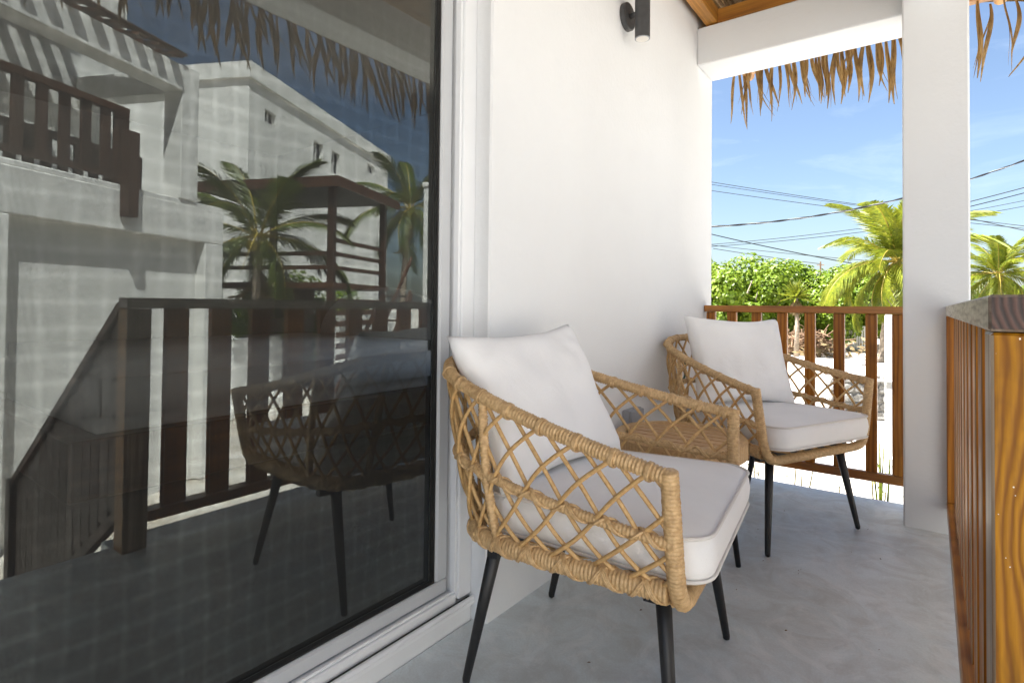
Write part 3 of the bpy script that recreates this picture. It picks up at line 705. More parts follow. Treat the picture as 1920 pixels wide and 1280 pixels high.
def pillow_mesh(wd=.30, ht=.235, th=.085, seed=1):
    n_ = 28; vs, fs = [], []
    r = random.Random(seed)
    for side in (1, -1):
        for i in range(n_ + 1):
            for j in range(n_ + 1):
                u, v = i / n_ * 2 - 1, j / n_ * 2 - 1
                k = 1 - .17 * (1 - u * u) * abs(v) ** 3; l_ = 1 - .13 * (1 - v * v) * abs(u) ** 3
                cn = 1 - .045 * (abs(u) * abs(v)) ** 7; x = u * wd * l_ * cn; z = v * ht * k * cn
                t = th * ((1 - u * u) ** .38) * ((1 - v * v) ** .38)
                edge = (abs(u) ** 6 + abs(v) ** 6)
                wr = .009 * noise.noise(Vector((x * 7 + seed, z * 7, side * 2.0))) + .005 * noise.noise(Vector((x * 16 + 5, z * 14 + seed, side)))
                # folds running from the corners
                cr = .010 * math.exp(-((abs(u) - abs(v)) ** 2) * 22) * (abs(u * v)) * math.sin(14 * (abs(u) + abs(v)) + seed)
                vs.append((x, side * (t + (wr + cr) * (1 - edge * .5) * min(1, t / .02)), z))
    off = (n_ + 1) ** 2
    for s_ in (0, 1):
        for i in range(n_):
            for j in range(n_):
                a = s_ * off + i * (n_ + 1) + j; q = (a, a + n_ + 1, a + n_ + 2, a + 1); fs.append(q if s_ == 0 else q[::-1])
    me = mesh('back_pillow', vs, fs, M_cush, True)
    bm = bmesh.new(); bm.from_mesh(me); bmesh.ops.remove_doubles(bm, verts=bm.verts, dist=.0008); bmesh.ops.recalc_face_normals(bm, faces=bm.faces); bm.to_mesh(me); bm.free()
    return me
def pillow(pose, label, ctr, tilt, roll, yaw=0, me=None):
    M_ = Matrix.Translation(pose['loc']) @ Matrix.Rotation(pose['rz'], 4, 'Z') @ Matrix.Translation(ctr) @ Matrix.Rotation(yaw, 4, 'Z') @ Matrix.Rotation(tilt, 4, 'X') @ Matrix.Rotation(roll, 4, 'Y')
    o = meshobj('back_pillow', me); o.matrix_world = M_; tag(o, label, 'pillow', 'cream back pillows'); return o
seat(A_, 'cream seat cushion with grey piping on the nearest armchair')
seat(B_, 'cream seat cushion on the farther armchair by the railing')
pillow(A_, 'cream square pillow leaning in the nearest armchair', (.010, -.215, .728), .47, .05, -.25, pillow_mesh(.285, .235, .074, 3))
pillow(B_, 'cream square pillow leaning in the farther armchair', (-.012, -.150, .742), .34, -.03, -.24, pillow_mesh(.280, .235, .085, 8))

# ================================================================== SIDE TABLE
tb = thing('side_table', 'round rattan side table with a slatted top between the two armchairs', 'table', (.300, 2.24, 0))
TR, TZ = .258, .490
mb = MB(); rg = []
prof = [(TR - .045, TZ - .006), (TR - .040, TZ), (TR - .008, TZ), (TR, TZ - .008), (TR, TZ - .070), (TR - .006, TZ - .076), (TR - .02, TZ - .076), (TR - .02, TZ - .02), (TR - .045, TZ - .02)]
nn = 96; vs, fs = [], []
for i in range(nn * 2):
    a = math.pi * i / nn; k_ = .0014 if i % 2 else 0
    for (r_, z_) in prof: vs.append(((r_ + (k_ if r_ >= TR - .001 else 0)) * math.cos(a), (r_ + (k_ if r_ >= TR - .001 else 0)) * math.sin(a), z_))
m_ = len(prof); q2 = nn * 2
for i in range(q2):
    for j in range(m_): fs.append((i * m_ + j, ((i + 1) % q2) * m_ + j, ((i + 1) % q2) * m_ + (j + 1) % m_, i * m_ + (j + 1) % m_))
meshobj('ring_edge', mesh('ring_edge', vs, fs, M_tabring, False), tb)
RI = TR - .054; sw = RI * 2 / 7
for k in range(7):
    y0 = -RI + k * sw + .0062; y1 = y0 + sw - .0124; mid_pts = []
    def xe(y): return math.sqrt(max(0, RI * RI - y * y))
    ys = [y0 + (y1 - y0) * j / 4 for j in range(5)]
    outl = [(xe(y), y) for y in ys] + [(-xe(y), y) for y in ys[::-1]]; c_ = (0, (y0 + y1) / 2)
    L_ = len(outl); vs = [(x, y - c_[1], 0) for x, y in outl] + [(x, y - c_[1], -.012) for x, y in outl]
    fs = [tuple(range(L_)), tuple(range(L_, 2 * L_))[::-1]] + [(i, i + L_, (i + 1) % L_ + L_, (i + 1) % L_) for i in range(L_)]
    meshobj('slat', mesh('slat', vs, fs, M_tabtop), tb, (0, c_[1], TZ - .003)).data.materials
tb.rotation_euler = (0, 0, R(2)); mb = MB(); mb.tube([(0, 0, TZ - .030), (0, 0, TZ - .018)], RI - .001, 64); mb.obj('gap_shade_disc', M_black, tb)  # black disc put below the slats so the gaps look shaded
for k in range(4):
    a = R(45 + 90 * k - 12 - 25); mb = MB(); p0 = Vector((.17 * math.cos(a), .17 * math.sin(a), TZ - .07)); p1 = Vector((.225 * math.cos(a), .225 * math.sin(a), .002)); mb.tube([p0, p1], [.015, .010], 14); mb.obj('leg', M_black, tb, True)
mb = MB(); mb.box((-.16, -.012, TZ - .05), (.16, .012, TZ - .03)); mb.box((-.0125, -.16, TZ - .051), (.0125, .16, TZ - .031)); mb.obj('under_frame', M_black, tb)

# green hose loop behind the far chair
mb = MB(); mb.tube([(.03, 3.02 + .05 * math.cos(a), .66 + .055 * math.sin(a)) for a in [2 * math.pi * j / 20 for j in range(20)]], .006, 8, False, True); mb.tube([(.03, 2.985, .62), (.02, 2.96, .4), (.03, 2.95, .01)], .006, 8)
tag(mb.obj('garden_hose', M_green, None, True), 'thin green hose loop by the wall behind the farther armchair', 'hose')

# ================================================================== VEGETATION
def frond_mesh(seed, Lf=3.0, droop=1.0, mat=M_frond, nl=46, ll=.62, lw=.025):
    r = random.Random(seed); mb = MB(); pts = []; n_ = 26; el = 0.0; p = Vector((0, 0, 0)); a0 = .0
    for i in range(n_ + 1):
        t = i / n_; pts.append(p.copy()); ang = a0 - droop * (.15 + 1.5 * t ** 1.4); p += Vector((math.cos(ang), .02 * math.sin(3 * t + seed), math.sin(ang))) * (Lf / n_)
    lv, lf = [], []
    def leaflet(base, d, nrm, ln, wd):
        b = len(lv); side = d.cross(nrm).normalized() * wd; tip = base + d * ln + Vector((0, 0, -ln * .42)); mid = base + d * ln * .5 + Vector((0, 0, -ln * .06))
        lv.extend([base - side * .5, base + side * .5, mid + side, mid - side, tip]); lf.extend([(b, b + 1, b + 2, b + 3), (b + 3, b + 2, b + 4)])
    for k in range(nl):
        t = .10 + .9 * k / (nl - 1); f = t * n_; i = min(int(f), n_ - 1); base = pts[i].lerp(pts[i + 1], f - i); tg = (pts[i + 1] - pts[i]).normalized()
        ln = ll * (math.sin(math.pi * (.12 + .80 * t)) ** .7) * r.uniform(.85, 1.1)
        for s_ in (1, -1):
            side = Vector((0, s_, 0)); up = side.cross(tg) * s_; d = (side * .80 + tg * (.55 + .4 * t) + Vector((0, 0, r.uniform(-.28, .12)))).normalized()
            leaflet(base, d, Vector((0, 0, 1)), ln, lw)
    me1 = mesh('frond', lv, lf, mat); me1.materials.append(M_rachis)
    rb = MB(); rb.tube(pts, lambda i: .032 * (1 - i / n_ * .85), 5); n0 = len(lv); vs = lv + [Vector(v) for v in rb.v]; fs = lf + [tuple(a + n0 for a in f) for f in rb.f]
    me = mesh('frond', vs, fs, mat); me.materials.append(M_rachis)
    for pl in me.polygons[len(lf):]: pl.material_index = 1
    return me
FR = [frond_mesh(i + 1, l_, d_, M_frond, 66, .80) for i, (l_, d_) in enumerate(((3.1, .75), (3.2, 1.0), (2.9, 1.25), (3.3, .9)))]; FRD = frond_mesh(5, 2.2, 1.3, M_frondd, 30, .45)
FRM = [frond_mesh(i + 11, l_, d_, M_frond_shade, 56, .78, .021) for i, (l_, d_) in enumerate(((3.1, .75), (3.2, 1.0), (2.9, 1.3), (3.3, .9)))]
def palm(x, y, z0, crown, label, seed, sc=1.0, lean=(0, 0), nf=22, dead=3, group='coconut palms', FR=FR):
    r = random.Random(seed); t = thing('coconut_palm', label, 'palm tree', (x, y, z0), group=group)
    mb = MB(); h = crown - z0; pts = []
    for i in range(19): f = i / 18; pts.append((lean[0] * (f ** 1.5 - 1) + 0, lean[1] * (f ** 1.5 - 1), h * f))
    mb.tube(pts, lambda i: (.17 - .07 * i / 18) * sc * (1 + .06 * (i % 2)) + (.07 * sc if i == 0 else 0), 12); mb.obj('trunk', M_trunk, t, True)
    for k in range(nf):
        az = k * 2.399 + r.uniform(-.25, .25); f = k / nf; el = R(88 - 122 * f + r.uniform(-8, 8))
        o = meshobj('frond', FR[0 if f < .35 else r.choice((1, 2, 3))], t, (.06 * math.cos(az), .06 * math.sin(az), h)); o.rotation_euler = Euler((r.uniform(-.35, .35), -el, az), 'XYZ'); o.scale = (sc * r.uniform(.85, 1.08),) * 3
    for k in range(dead):
        az = r.uniform(0, 6.28); o = meshobj('dead_frond', FRD, t, (.05, 0, h - .1)); o.rotation_euler = (0, R(58), az); o.scale = (sc,) * 3
    for k in range(6):
        a = k * 1.05; mb = MB(); c = Vector((.2 * math.cos(a) * sc, .2 * math.sin(a) * sc, h - .22)); mb.tube([c + Vector((0, 0, .11)), c + Vector((0, 0, .07)), c, c + Vector((0, 0, -.08)), c + Vector((0, 0, -.12))], [.02, .09, .12, .08, .02], 8); mb.obj('coconut', M_rachis, t, True)
    return t
def P3(d, px, py=575): # helper: world x,y along a view ray of the photograph at depth d (used once for laying out the garden)
    u = (px - 960) / 1047.98; c, s = math.cos(.6432), math.sin(.6432); return (1.1211 + d * (-s + u * c), d * (c + u * s))
x, y = P3(23, 1684); palm(x, y, GZ, 3.0, 'tall coconut palm with yellow green fronds left of the white pillar', 3, 1.12, (.5, .3), 34, 4)
x, y = P3(27, 1872); palm(x, y, GZ, 2.75, 'coconut palm seen to the right of the white pillar', 9, .82, (-.3, .4), 30, 2)
x, y = P3(34, 2010); palm(x, y, GZ, 2.9, 'coconut palm farthest right, behind the near railing', 12, 1.0, (.3, 0), 20, 1)
palm(10.17, 6.31, GZ, 2.45, 'coconut palm mirrored in the sliding door, beside the wooden hut', 21, .70, (.25, .2), 20, 3, 'coconut palms', FRM)
palm(12.9, 13.2, GZ, 4.3, 'coconut palm mirrored in the sliding door, behind the hut roof', 23, .8, (-.2, .3), 18, 1, 'coconut palms', FRM)

def leaves(seed, rx, ry, h, count, size, mat, name='crown', lump=5):
    r = random.Random(seed); vs, fs = [], []
    lumps = [(Vector((r.uniform(-.75, .75) * rx, r.uniform(-.75, .75) * ry, h * r.uniform(.25, .82))), r.uniform(.30, .52) * min(rx, h)) for _ in range(lump * 3)]
    for k in range(count):
        c, rad = r.choice(lumps); d = Vector((r.gauss(0, 1), r.gauss(0, 1), r.gauss(0, 1))).normalized(); p = c + d * rad * (r.random() ** .22)
        if p.z < .02: p.z = r.uniform(.02, .5)
        nrm = (d + Vector((r.gauss(0, .45), r.gauss(0, .45), r.gauss(.45, .45)))).normalized(); a = nrm.orthogonal().normalized(); a.rotate(Matrix.Rotation(r.uniform(0, 6.28), 3, nrm)); b = nrm.cross(a); s_ = size * r.uniform(.6, 1.3); q = len(vs)
        vs += [p - a * s_, p - a * s_ * .45 + b * s_ * .7 + nrm * s_ * .12, p + a * s_ * .45 + b * s_ * .7 + nrm * s_ * .12, p + a * s_, p + a * s_ * .45 - b * s_ * .7 + nrm * s_ * .12, p - a * s_ * .45 - b * s_ * .7 + nrm * s_ * .12]
        fs += [(q, q + 1, q + 2, q + 3), (q, q + 3, q + 4, q + 5)]
    return mesh(name, vs, fs, mat)
CR = [leaves(31, 2.4, 2.0, 3.9, 15000, .088, M_grape), leaves(32, 2.2, 2.2, 3.9, 15000, .088, M_grape), leaves(33, 2.0, 1.8, 3.3, 12000, .085, M_grape)]
tr_ = MB()
for k in range(7):
    a = k * .9; tr_.tube([(0, 0, 0), (.4 * math.cos(a), .4 * math.sin(a), .8), (1.1 * math.cos(a), 1.1 * math.sin(a), 1.9), (1.4 * math.cos(a + .3), 1.4 * math.sin(a + .3), 2.7)], [.10, .07, .045, .02], 6)
trunkme = mesh('trunk', tr_.v, tr_.f, M_trunk, True)
bushes = [(31, 1200, 1.05), (31, 1290, 1.05), (30, 1352, 1.00), (33, 1400, 1.05), (30.5, 1440, 1.0), (33, 1480, 1.08), (32, 1530, .98), (31, 1575, .92), (34, 1610, 1.0), (33, 1660, .95),
          (35, 1715, .85), (34, 1770, .85), (36, 1835, .82), (35, 1890, .85), (38, 1960, .9), (33, 1090, 1.1)]
blab = ['hidden behind the wall, far left of the hedge', 'just left of the wall edge', 'leftmost in view, against the house wall', 'second from the left, rising tallest', 'left of the dead brush, lower and rounder', 'behind the little fan palm',
        'right of the little fan palm', 'behind the dead brush pile', 'behind the white gate, left side', 'behind the tall palm trunk', 'behind the pillar, left', 'behind the pillar, right', 'right of the pillar, below the palm', 'at the right edge behind the near railing', 'beyond the right edge of the view', 'far left beyond the wall']
for i, (d, px, s_) in enumerate(bushes):
    x, y = P3(d, px); t = thing('sea_grape_tree', 'bright green round leaved shrub, ' + blab[i], 'shrub', (x, y, GZ - .05), i * 1.3, 'sea grape shrubs across the sand')
    c = meshobj('crown', CR[i % 3], t); c['kind'] = 'stuff'; meshobj('trunk', trunkme, t); t.scale = (s_ * 1.1, s_ * 1.1, s_ * (1.19 if i % 3 < 2 else 1.38))
# greenery on the mirrored side
for i, (x, y, s_, lb) in enumerate(((13.5, 8.8, .75, 'in front of the tall white building'), (20.5, 15.8, .8, 'beyond the wooden hut'), (9.3, 12.4, .55, 'beside the hut stair'))):
    t = thing('sea_grape_tree', 'green shrub mirrored in the glass door, ' + lb, 'shrub', (x, y, GZ - .05), i, 'shrubs mirrored in the door'); c = meshobj('crown', CR[i % 3], t); c['kind'] = 'stuff'; meshobj('trunk', trunkme, t); t.scale = (s_,) * 3
# small fan palm with a skirt of dead leaves
x, y = P3(26.0, 1493); t = thing('fan_palm', 'small fan palm with a skirt of dead brown leaves in front of the hedge', 'palm tree', (x, y, GZ))
mb = MB(); mb.tube([(0, 0, 0), (.05, 0, 1.3), (0, 0, 2.7)], [.12, .09, .08], 8); mb.obj('trunk', M_trunk, t, True)
def fan(seed, mat, n_=60, up=1, ln=.8):
    r = random.Random(seed); vs, fs = [], []
    for k in range(n_):
        az = r.uniform(0, 6.28); el = r.uniform(-.2, 1.3) if up > 0 else r.uniform(-1.45, -.9); d = Vector((math.cos(az) * math.cos(el), math.sin(az) * math.cos(el), math.sin(el))); s_ = d.cross(Vector((0, 0, 1))).normalized() * .05; b = len(vs); p = Vector((0, 0, 0))
        vs += [p, p + d * ln * .5 + s_, p + d * ln * r.uniform(.8, 1.1) + Vector((0, 0, -.1)), p + d * ln * .5 - s_]; fs.append((b, b + 1, b + 2, b + 3))
    return mesh('fan_leaves', vs, fs, mat)
meshobj('crown', fan(1, M_frond, 110, 1, .95), t, (0, 0, 2.75)); meshobj('dead_skirt', fan(2, M_frondd, 120, -1, .75), t, (0, 0, 2.7))
# dead brush pile
r = random.Random(5); mb = MB()
for k in range(420):
    c = Vector((r.gauss(0, .75), r.gauss(0, .5), abs(r.gauss(.45, .35)))); d = Vector((r.gauss(0, 1), r.gauss(0, 1), r.gauss(.3, .6))).normalized() * r.uniform(.2, .7); mb.tube([c - d, c + Vector((0, 0, r.uniform(-.1, .15))), c + d], r.choice((.012, .02, .03)), 4, False)
x, y = P3(27.5, 1498); tag(mb.obj('brush_pile', M_twig, None, False, (x, y, GZ)), 'tangled pile of dead brown branches at the foot of the hedge', 'brush pile', None)
mb = MB()
for k in range(260):
    c = Vector((r.gauss(0, 1.3), r.gauss(0, .8), abs(r.gauss(.3, .3)))); d = Vector((r.gauss(0, 1), r.gauss(0, 1), r.gauss(.1, .5))).normalized() * r.uniform(.1, .3); s_ = d.orthogonal().normalized() * .07; b = len(mb.v); mb.add([c - d, c + s_, c + d, c - s_], [(0, 1, 2, 3)])
tag(mb.obj('dry_leaf_litter', M_frondd, None, False, (x + .6, y - .3, GZ)), 'dry tan leaves caught round the dead branches', 'leaf litter', None, 'stuff')
# white gate and fence
gx, gy = P3(29.5, 1607); gz = thing('picket_gate', 'white slatted wooden gate standing at the edge of the sand', 'gate', (gx, gy, GZ), -.25)
for k in range(9): box('slat', (-.52 + k * .12, -.012, .10), (-.44 + k * .12, .012, 1.28), M_white, gz)
box('gate_rail', (-.56, .014, .2), (.56, .04, .3), M_white, gz); box('gate_rail', (-.56, .014, 1.08), (.56, .04, 1.18), M_white, gz); box('gate_post', (-.72, -.06, 0), (-.60, .06, 1.42), M_white, gz); box('gate_post', (.60, -.06, 0), (.72, .06, 1.38), M_white, gz); box('top_rail', (-.58, -.03, 1.285), (.58, .03, 1.34), M_white, gz)
x, y = P3(29.5, 1568); lw = thing('garden_wall', 'low white wall section left of the white gate', 'wall', (x, y, GZ), -.25); box('wall', (-.45, -.08, 0), (.45, .08, 1.25), M_white, lw, .01); box('coping', (-.48, -.10, 1.25), (.48, .10, 1.31), M_white, lw, .01)
x, y = P3(30, 1730); lw = thing('garden_wall', 'low white wall section right of the white gate', 'wall', (x, y, GZ), -.25); box('wall', (-2.0, -.08, 0), (2.2, .08, 1.1), M_white, lw, .01)
# stone planter wall: individual stones
sx_, sy_ = P3(11.3, 1618); sw_ = thing('stone_wall', 'low wall of rough grey coral stones behind the far railing', 'wall', (sx_, sy_, GZ), .35)
r = random.Random(9)
stones = []
for k in range(4):
    bm = bmesh.new(); bmesh.ops.create_icosphere(bm, subdivisions=2, radius=.5)
    for v in bm.verts: v.co = Vector((max(-.42, min(.42, v.co.x * 1.2)), max(-.42, min(.42, v.co.y * 1.2)), max(-.42, min(.42, v.co.z * 1.2)))) * (1 + .22 * noise.noise(v.co * 3 + Vector((k * 3, 0, 0))))
    me = bpy.data.meshes.new('stone'); bm.to_mesh(me); bm.free(); me.materials.append(M_stone); stones.append(me)
for row in range(5):
    xx = -.62
    while xx < .95:
        wd = r.uniform(.16, .30); o = meshobj('stone', r.choice(stones), sw_, (xx + wd / 2, r.uniform(-.02, .02), .10 + row * .175), (r.uniform(-.15, .15), r.uniform(-.1, .1), r.uniform(-.2, .2))); o.scale = (wd * 1.16, .36, .21); xx += wd
box('core', (-.60, -.10, 0), (.93, .10, .86), M_stone, sw_, .02)
x, y = P3(14.5, 1652); pl = thing('white_planter', 'small white square planter at the foot of the tall palm', 'planter', (x, y, GZ), .3); box('tub', (-.22, -.22, .02), (.22, .22, .72), M_white, pl, .02); box('rim', (-.25, -.25, .72), (.25, .25, .80), M_white, pl, .02)
# near white post
wp = thing('white_post', 'tall white painted timber post just beyond the far railing', 'post', (.905, 5.53, GZ), .1)
box('shaft', (-.085, -.085, 0), (.10, .085, 2.16), M_white, wp, .008); mb = MB(); mb.tube([(-.16, -.09, 1.63), (-.085, -.09, 1.625), (-.03, -.1, 1.625)], .010, 8); mb.obj('latch', M_white, wp, True)
box('footing', (-.085, -.12, 0), (.5, -.0851, 1.02), M_white, wp, .008)
# weeds along the porch foot
def weed(x, y, h, ns, seed, label):
    r = random.Random(seed); t = thing('weed_stalks', label, 'plant', (x, y, GZ), group='tall weeds by the porch edge')
    for k in range(ns):
        mb = MB(); a = r.uniform(0, 6.28); b = Vector((r.uniform(-.05, .05), r.uniform(-.05, .05), 0)); le = r.uniform(.02, .14); hh = h * r.uniform(.7, 1); mb.tube([b, b + Vector((le * .3 * math.cos(a), le * .3 * math.sin(a), hh * .5)), b + Vector((le * math.cos(a), le * math.sin(a), hh))], [.013, .010, .004], 6)
        for q in range(4):
            z = hh * r.uniform(.5, .98); s_ = r.uniform(0, 6.28); d = Vector((math.cos(s_), math.sin(s_), r.uniform(-.2, .8))).normalized(); p = b + Vector((le * (z / hh) ** 1.6 * math.cos(a), le * (z / hh) ** 1.6 * math.sin(a), z)); sd_ = d.cross(Vector((0, 0, 1))).normalized() * .010; ln = r.uniform(.08, .2)
            mb.add([p, p + d * ln * .4 + sd_, p + d * ln, p + d * ln * .4 - sd_], [(0, 1, 2, 3)])
        mb.obj('stalk', M_straw if r.random() < .35 else M_frond, t)
weed(.80, 5.10, 1.26, 8, 1, 'tall green weed stalks beside the white post'); weed(.30, 4.55, 1.05, 9, 2, 'green weed stalks behind the farther chair legs'); weed(.05, 4.5, 1.08, 8, 3, 'leafy weed stalks below the side table'); weed(.60, 4.9, 1.05, 5, 4, 'thin weed stalks left of the white post')

# ================================================================== POWER LINES
def cable(a, b, sag, rad, label, mat=M_cable, ext=1.6, twist=False):
    a, b = Vector(a), Vector(b); d = b - a; a2 = a - d * ext; b2 = b + d * ext; pts = []; n_ = 60
    for i in range(n_ + 1):
        t = i / n_; p = a2.lerp(b2, t); tt = (t * (1 + 2 * ext) - ext); p.z += sag * (tt * tt - tt); pts.append(p)
    if not twist: mb = MB(); mb.tube(pts, rad, 6, False); o = mb.obj('power_line', mat, None, True); return tag(o, label, 'cable', 'overhead power lines')
    q = resample(pts, .06); t = thing('power_line', label, 'cable', (0, 0, 0), group='overhead power lines')
    for ph, m_, rr_ in ((0, M_cable, rad), (math.pi, M_cable, rad), (math.pi / 2, M_cable2, rad * .7)):
        mb = MB(); mb.tube([p + Vector((0, 0, math.cos(ph + i * .42) * rad)) + Vector((math.sin(ph + i * .42) * rad, 0, 0)) for i, p in enumerate(q)], rr_, 5, False); mb.obj('strand', m_, t, True)
cable((-11.32, 40.46, 9.99), (-3.3, 46.51, 8.56), .1, .022, 'topmost thin power line, upper of a close pair')
cable((-11.33, 40.47, 9.82), (-3.3, 46.51, 8.47), .1, .018, 'second thin power line, lower of the topmost close pair')
cable((-11.33, 40.48, 9.38), (-3.6, 46.29, 8.18), .1, .022, 'single thin power line below the topmost pair')
cable((-2.62, 12.16, 2.75), (-.57, 13.68, 3.06), .16, .011, 'twisted bundle cable crossing behind the pillar and the tall palm', twist=True, ext=2.4)
cable((-8.22, 30.41, 4.94), (-3.12, 34.26, 3.66), .15, .026, 'thick dark power line sloping down to the right above the hedge')
cable((-14.45, 50.69, 6.7), (-4.41, 58.19, 8.16), .35, .028, 'thin power line rising to the right, upper of two')
cable((-14.45, 50.7, 6.51), (-4.41, 58.2, 7.83), .35, .028, 'thin power line rising to the right, lower of two')
cable((-17.57, 60.83, 7.73), (-7.35, 68.52, 6.54), .2, .03, 'faint power line falling to the right, upper of the lowest pair', ext=.3)
cable((-17.57, 60.84, 7.39), (-8.27, 67.84, 5.84), .2, .034, 'lowest power line ending at the thin far pole', ext=.0)
cable((2.56, 32.22, 5.88), (4.47, 33.63, 6.52), .02, .022, 'power line right of the pillar, upper of the middle pair', ext=.5)
cable((2.56, 32.22, 5.66), (4.47, 33.64, 6.28), .02, .022, 'power line right of the pillar, lower of the middle pair', ext=.5)
cable((4.0, 64.46, 9.22), (7.81, 67.34, 8.22), .05, .035, 'faint power line right of the pillar, falling to the right', ext=.4)
mb = MB(); mb.tube([(0, 0, 0), (0, 0, 7.3)], [.11, .07], 8); mb.box((-.35, -.04, 6.9), (.35, .04, 6.98)); tag(mb.obj('utility_pole', M_twig, None, False, (-8.35, 67.8, GZ)), 'thin far utility pole rising above the hedge', 'utility pole')

# ================================================================== BUILDINGS ACROSS THE SAND (seen mirrored in the door)
AZ = R(24.05)
b1 = thing('neighbour_house', 'white two storey neighbour house with a wooden balcony, mirrored in the door', 'house', (5.86, 3.17, GZ), -AZ)
box('wall', (0, -8, 2.96), (.30, .45, 3.38), M_wall_out, b1, .01); box('wall', (0, .14, 0), (.30, .45, 2.958), M_wall_out, b1, .01); box('wall', (0, -2.7, 0), (.30, -2.1, 2.958), M_wall_out, b1, .01)
box('recessed_panel', (.14, -2.1, 0), (.29, .14, 2.957), M_wall_out, b1, 0); box('wall', (.302, -8, 0), (4.2, .44, 3.36), M_wall_out, b1, .01)
box('wall', (0, -8, 0), (.30, -2.702, 2.958), M_wall_out, b1, .01)
box('balcony_floor', (0.02, -8, 3.381), (1.6, .44, 3.44), M_wall_out, b1, .01)
box('upper_wall', (1.6, -8, 3.381), (4.2, .44, 6.3), M_wall_out, b1, .01)
box('pillar', (.0, -.27, 3.441), (.26, .0, 5.05), M_wall_out, b1, .01)
box('eave_beam', (-.02, -8, 4.72), (.24, -.272, 5.02), M_wall_out, b1, .01)
box('eave_beam', (.262, -.26, 4.72), (1.6, -.02, 5.02), M_wall_out, b1, .01)
for nm, x0, ya, yb, z0, z1, stp in (('balcony_railing', .02, -7.8, -.94, 3.46, 4.27, .21), ('balcony_railing', .55, -7.8, -.27, 3.46, 3.95, .17)):
    tr = box(nm, (x0, ya, z1 - .07), (x0 + .09, yb, z1), M_darkx, b1); 
    def sub(name, lo, hi):
        o = box(name, lo, hi, M_darkz, tr, .002); o.location = o.location - tr.location
    sub('bottom_rail', (x0 + .02, ya, z0 + .04), (x0 + .06, yb, z0 + .10))
    yy = yb - .06
    sub('post', (x0, yb - .13, z0), (x0 + .08, yb - .002, z1 - .071))
    yy = yb - .30
    while yy > -4.5: sub('baluster', (x0 + .02, yy, z0 + .10), (x0 + .05, yy + .10, z1 - .071)); yy -= stp
box('post_bracket', (-.12, -1.06, 3.10), (-.001, -.94, 4.0), M_darkz, b1)
for k in range(22): bar('pergola_slat', (-.12, -.45 - k * .24, 5.06), (1.7, -.45 - k * .24, 5.40), .12, .035, M_darkx, b1)
for k in range(6): bar('pergola_batten', (.0 + k * .32, -6.5, 5.15 + k * .060), (.0 + k * .32, -.25, 5.15 + k * .060), .10, .03, M_darkx, b1)

A2 = R(26.9)
b2 = thing('tall_white_building', 'tall plain white building with four small windows, mirrored in the door', 'building', (16.33, 9.28, GZ), -A2)
# walls in panels round the window openings; openings in local y and z
H = 10.05; wins = [(.85, 1.51, 8.40, 8.82), (4.02, 4.78, 7.75, 8.70), (5.48, 6.24, 7.75, 8.70), (8.99, 9.85, 8.62, 9.05)]
ycuts = [0]
for a, b, c, d in wins: ycuts += [a, b]
ycuts += [11.5]
for i in range(0, len(ycuts) - 1, 2): box('wall', (0, ycuts[i], 0), (.25, ycuts[i + 1], 9.52), M_wall_out, b2, 0)
for a, b, c, d in wins:
    box('wall', (0, a, 0), (.25, b, c), M_wall_out, b2, 0); box('wall', (0, a, d), (.25, b, 9.52), M_wall_out, b2, 0)
    wf = box('window', (.16, a + .02, c + .02), (.19, b - .02, d - .02), M_winglass, b2, 0)
    for lo, hi in (((.12, a, c), (.20, a + .06, d)), ((.12, b - .06, c), (.20, b, d)), ((.12, (a + b) / 2 - .03, c), (.20, (a + b) / 2 + .03, d))):
        o = box('frame', lo, hi, M_white, wf, 0); o.location = o.location - wf.location
box('parapet', (-.12, -.12, 9.52), (6.0, 11.62, H), M_wall_out, b2, .01)
box('side_wall', (.251, 0, 0), (5.9, .25, 9.52), M_wall_out, b2, 0); box('back_wall', (5.65, .251, 0), (5.9, 11.5, 9.52), M_wall_out, b2, 0)
box('ground_wing', (-2.4, 1.0, 0), (-.01, 9, 1.9), M_wall_out, b2, .01)
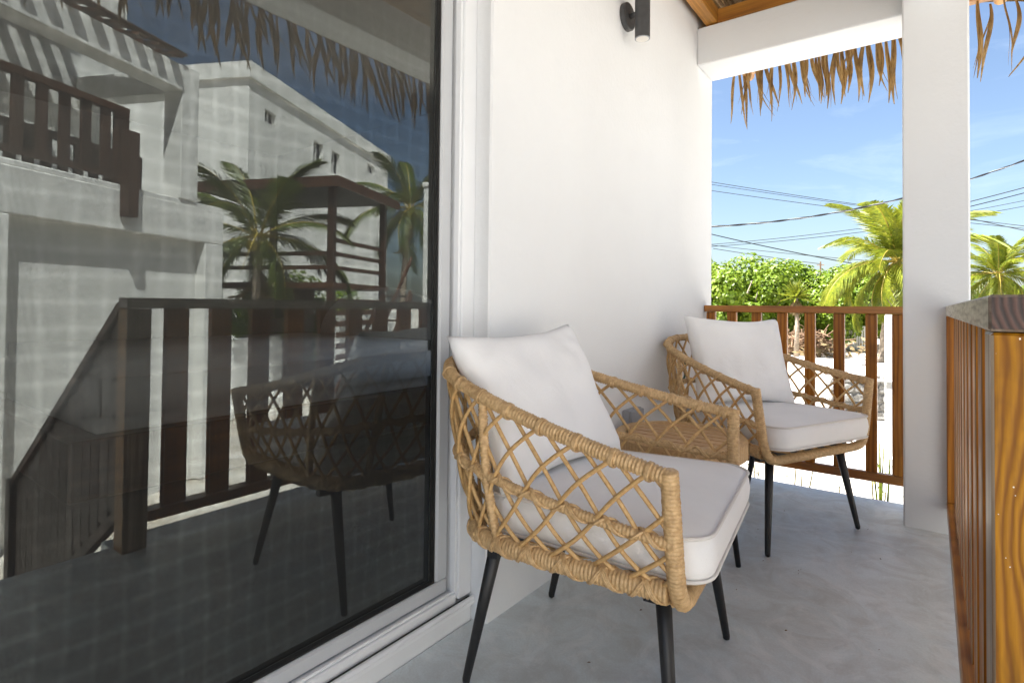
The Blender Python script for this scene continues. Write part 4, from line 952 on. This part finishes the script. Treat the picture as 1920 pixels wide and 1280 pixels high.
# wooden hut with an outside stair
ht = thing('wooden_hut', 'dark wooden hut with a flat roof and outside stair, mirrored in the door', 'hut', (8.9, 7.25, GZ), -AZ)
def hb(name, lo, hi, m_=M_darkz): return box(name, lo, hi, m_, ht)
hb('roof', (-.25, -.2, 4.80), (3.6, 2.75, 4.92), M_roofd); hb('eave_board', (-.30, -.25, 4.68), (-.251, 2.80, 4.90), M_darkx); hb('eave_board', (-.249, -.25, 4.68), (3.6, -.201, 4.90), M_darkx)
for (x, y) in ((0, 0), (0, 2.45), (3.2, 0), (3.2, 2.45)): hb('post', (x - .07, y - .07, 0), (x + .07, y + .07, 4.80))
hb('deck', (-.1, -.1, 2.55), (3.3, 2.6, 2.67), M_darkx)
for z in (2.95, 3.25, 3.55): hb('rail_board', (-.02, .08, z), (.02, 2.37, z + .09), M_darkx)
for z in (2.95, 3.25): hb('rail_board', (.08, -.02, z), (3.1, .02, z + .09), M_darkx)
for k in range(8): hb('stair_tread', (-.75, 2.3 - k * .27, 2.40 - k * .30), (-.12, 2.56 - k * .27, 2.44 - k * .30), M_darkx)
bar('stair_stringer', (-.78, 2.5, 2.5), (-.78, .1, 0), .05, .22, M_darkx, ht); bar('stair_handrail', (-.78, 2.5, 3.4), (-.78, .1, .9), .05, .09, M_darkx, ht)
bar('cross_brace', (-.08, .1, .3), (-.08, 2.3, 2.4), .04, .12, M_darkx, ht)
for k in range(7): hb('wall_board', (1.9, .1, .1 + k * .36), (1.95, 2.4, .42 + k * .36), M_darkx)
for k in range(6): hb('lower_rail', (-.12, .08, 1.0 + k * .24), (-.08, 2.37, 1.12 + k * .24), M_darkx)
gp = thing('white_gate_post', 'tall square white post mirrored at the right edge of the glass', 'post', (8.75, 10.25, GZ), -.4); box('shaft', (-.25, -.25, 0), (.25, .25, 5.2), M_wall_out, gp, .01); box('cap', (-.28, -.28, 5.2), (.28, .28, 5.3), M_wall_out, gp, .01)
# low white courtyard wall and curb
cw = thing('courtyard_wall', 'low white wall across the sand, mirrored between the porch balusters', 'wall', (9.0, 4.2, GZ), -AZ); box('wall', (0, 0, 0), (.2, 3.0, 1.5), M_wall_out, cw, .01); box('curb', (-.3, -.2, 0), (-.01, 6.0, .22), M_wall_out, cw, .01)

# a few bits of grit and dry leaf on the porch floor
r = random.Random(44); mb = MB()
for k in range(34):
    x, y = r.uniform(.3, 1.0), r.uniform(1.2, 3.4); z = .0015; s_ = r.uniform(.002, .006); a = r.uniform(0, 6.28)
    mb.add([(x + s_ * math.cos(a), y + s_ * math.sin(a), z), (x - s_ * .5 * math.sin(a), y + s_ * .5 * math.cos(a), z), (x - s_ * math.cos(a), y - s_ * math.sin(a), z), (x, y, z + s_ * .6)], [(0, 1, 3), (1, 2, 3), (2, 0, 3)])
tag(mb.obj('floor_grit', M_twig), 'tiny dark bits of grit scattered on the grey porch floor', 'grit', None, 'stuff')
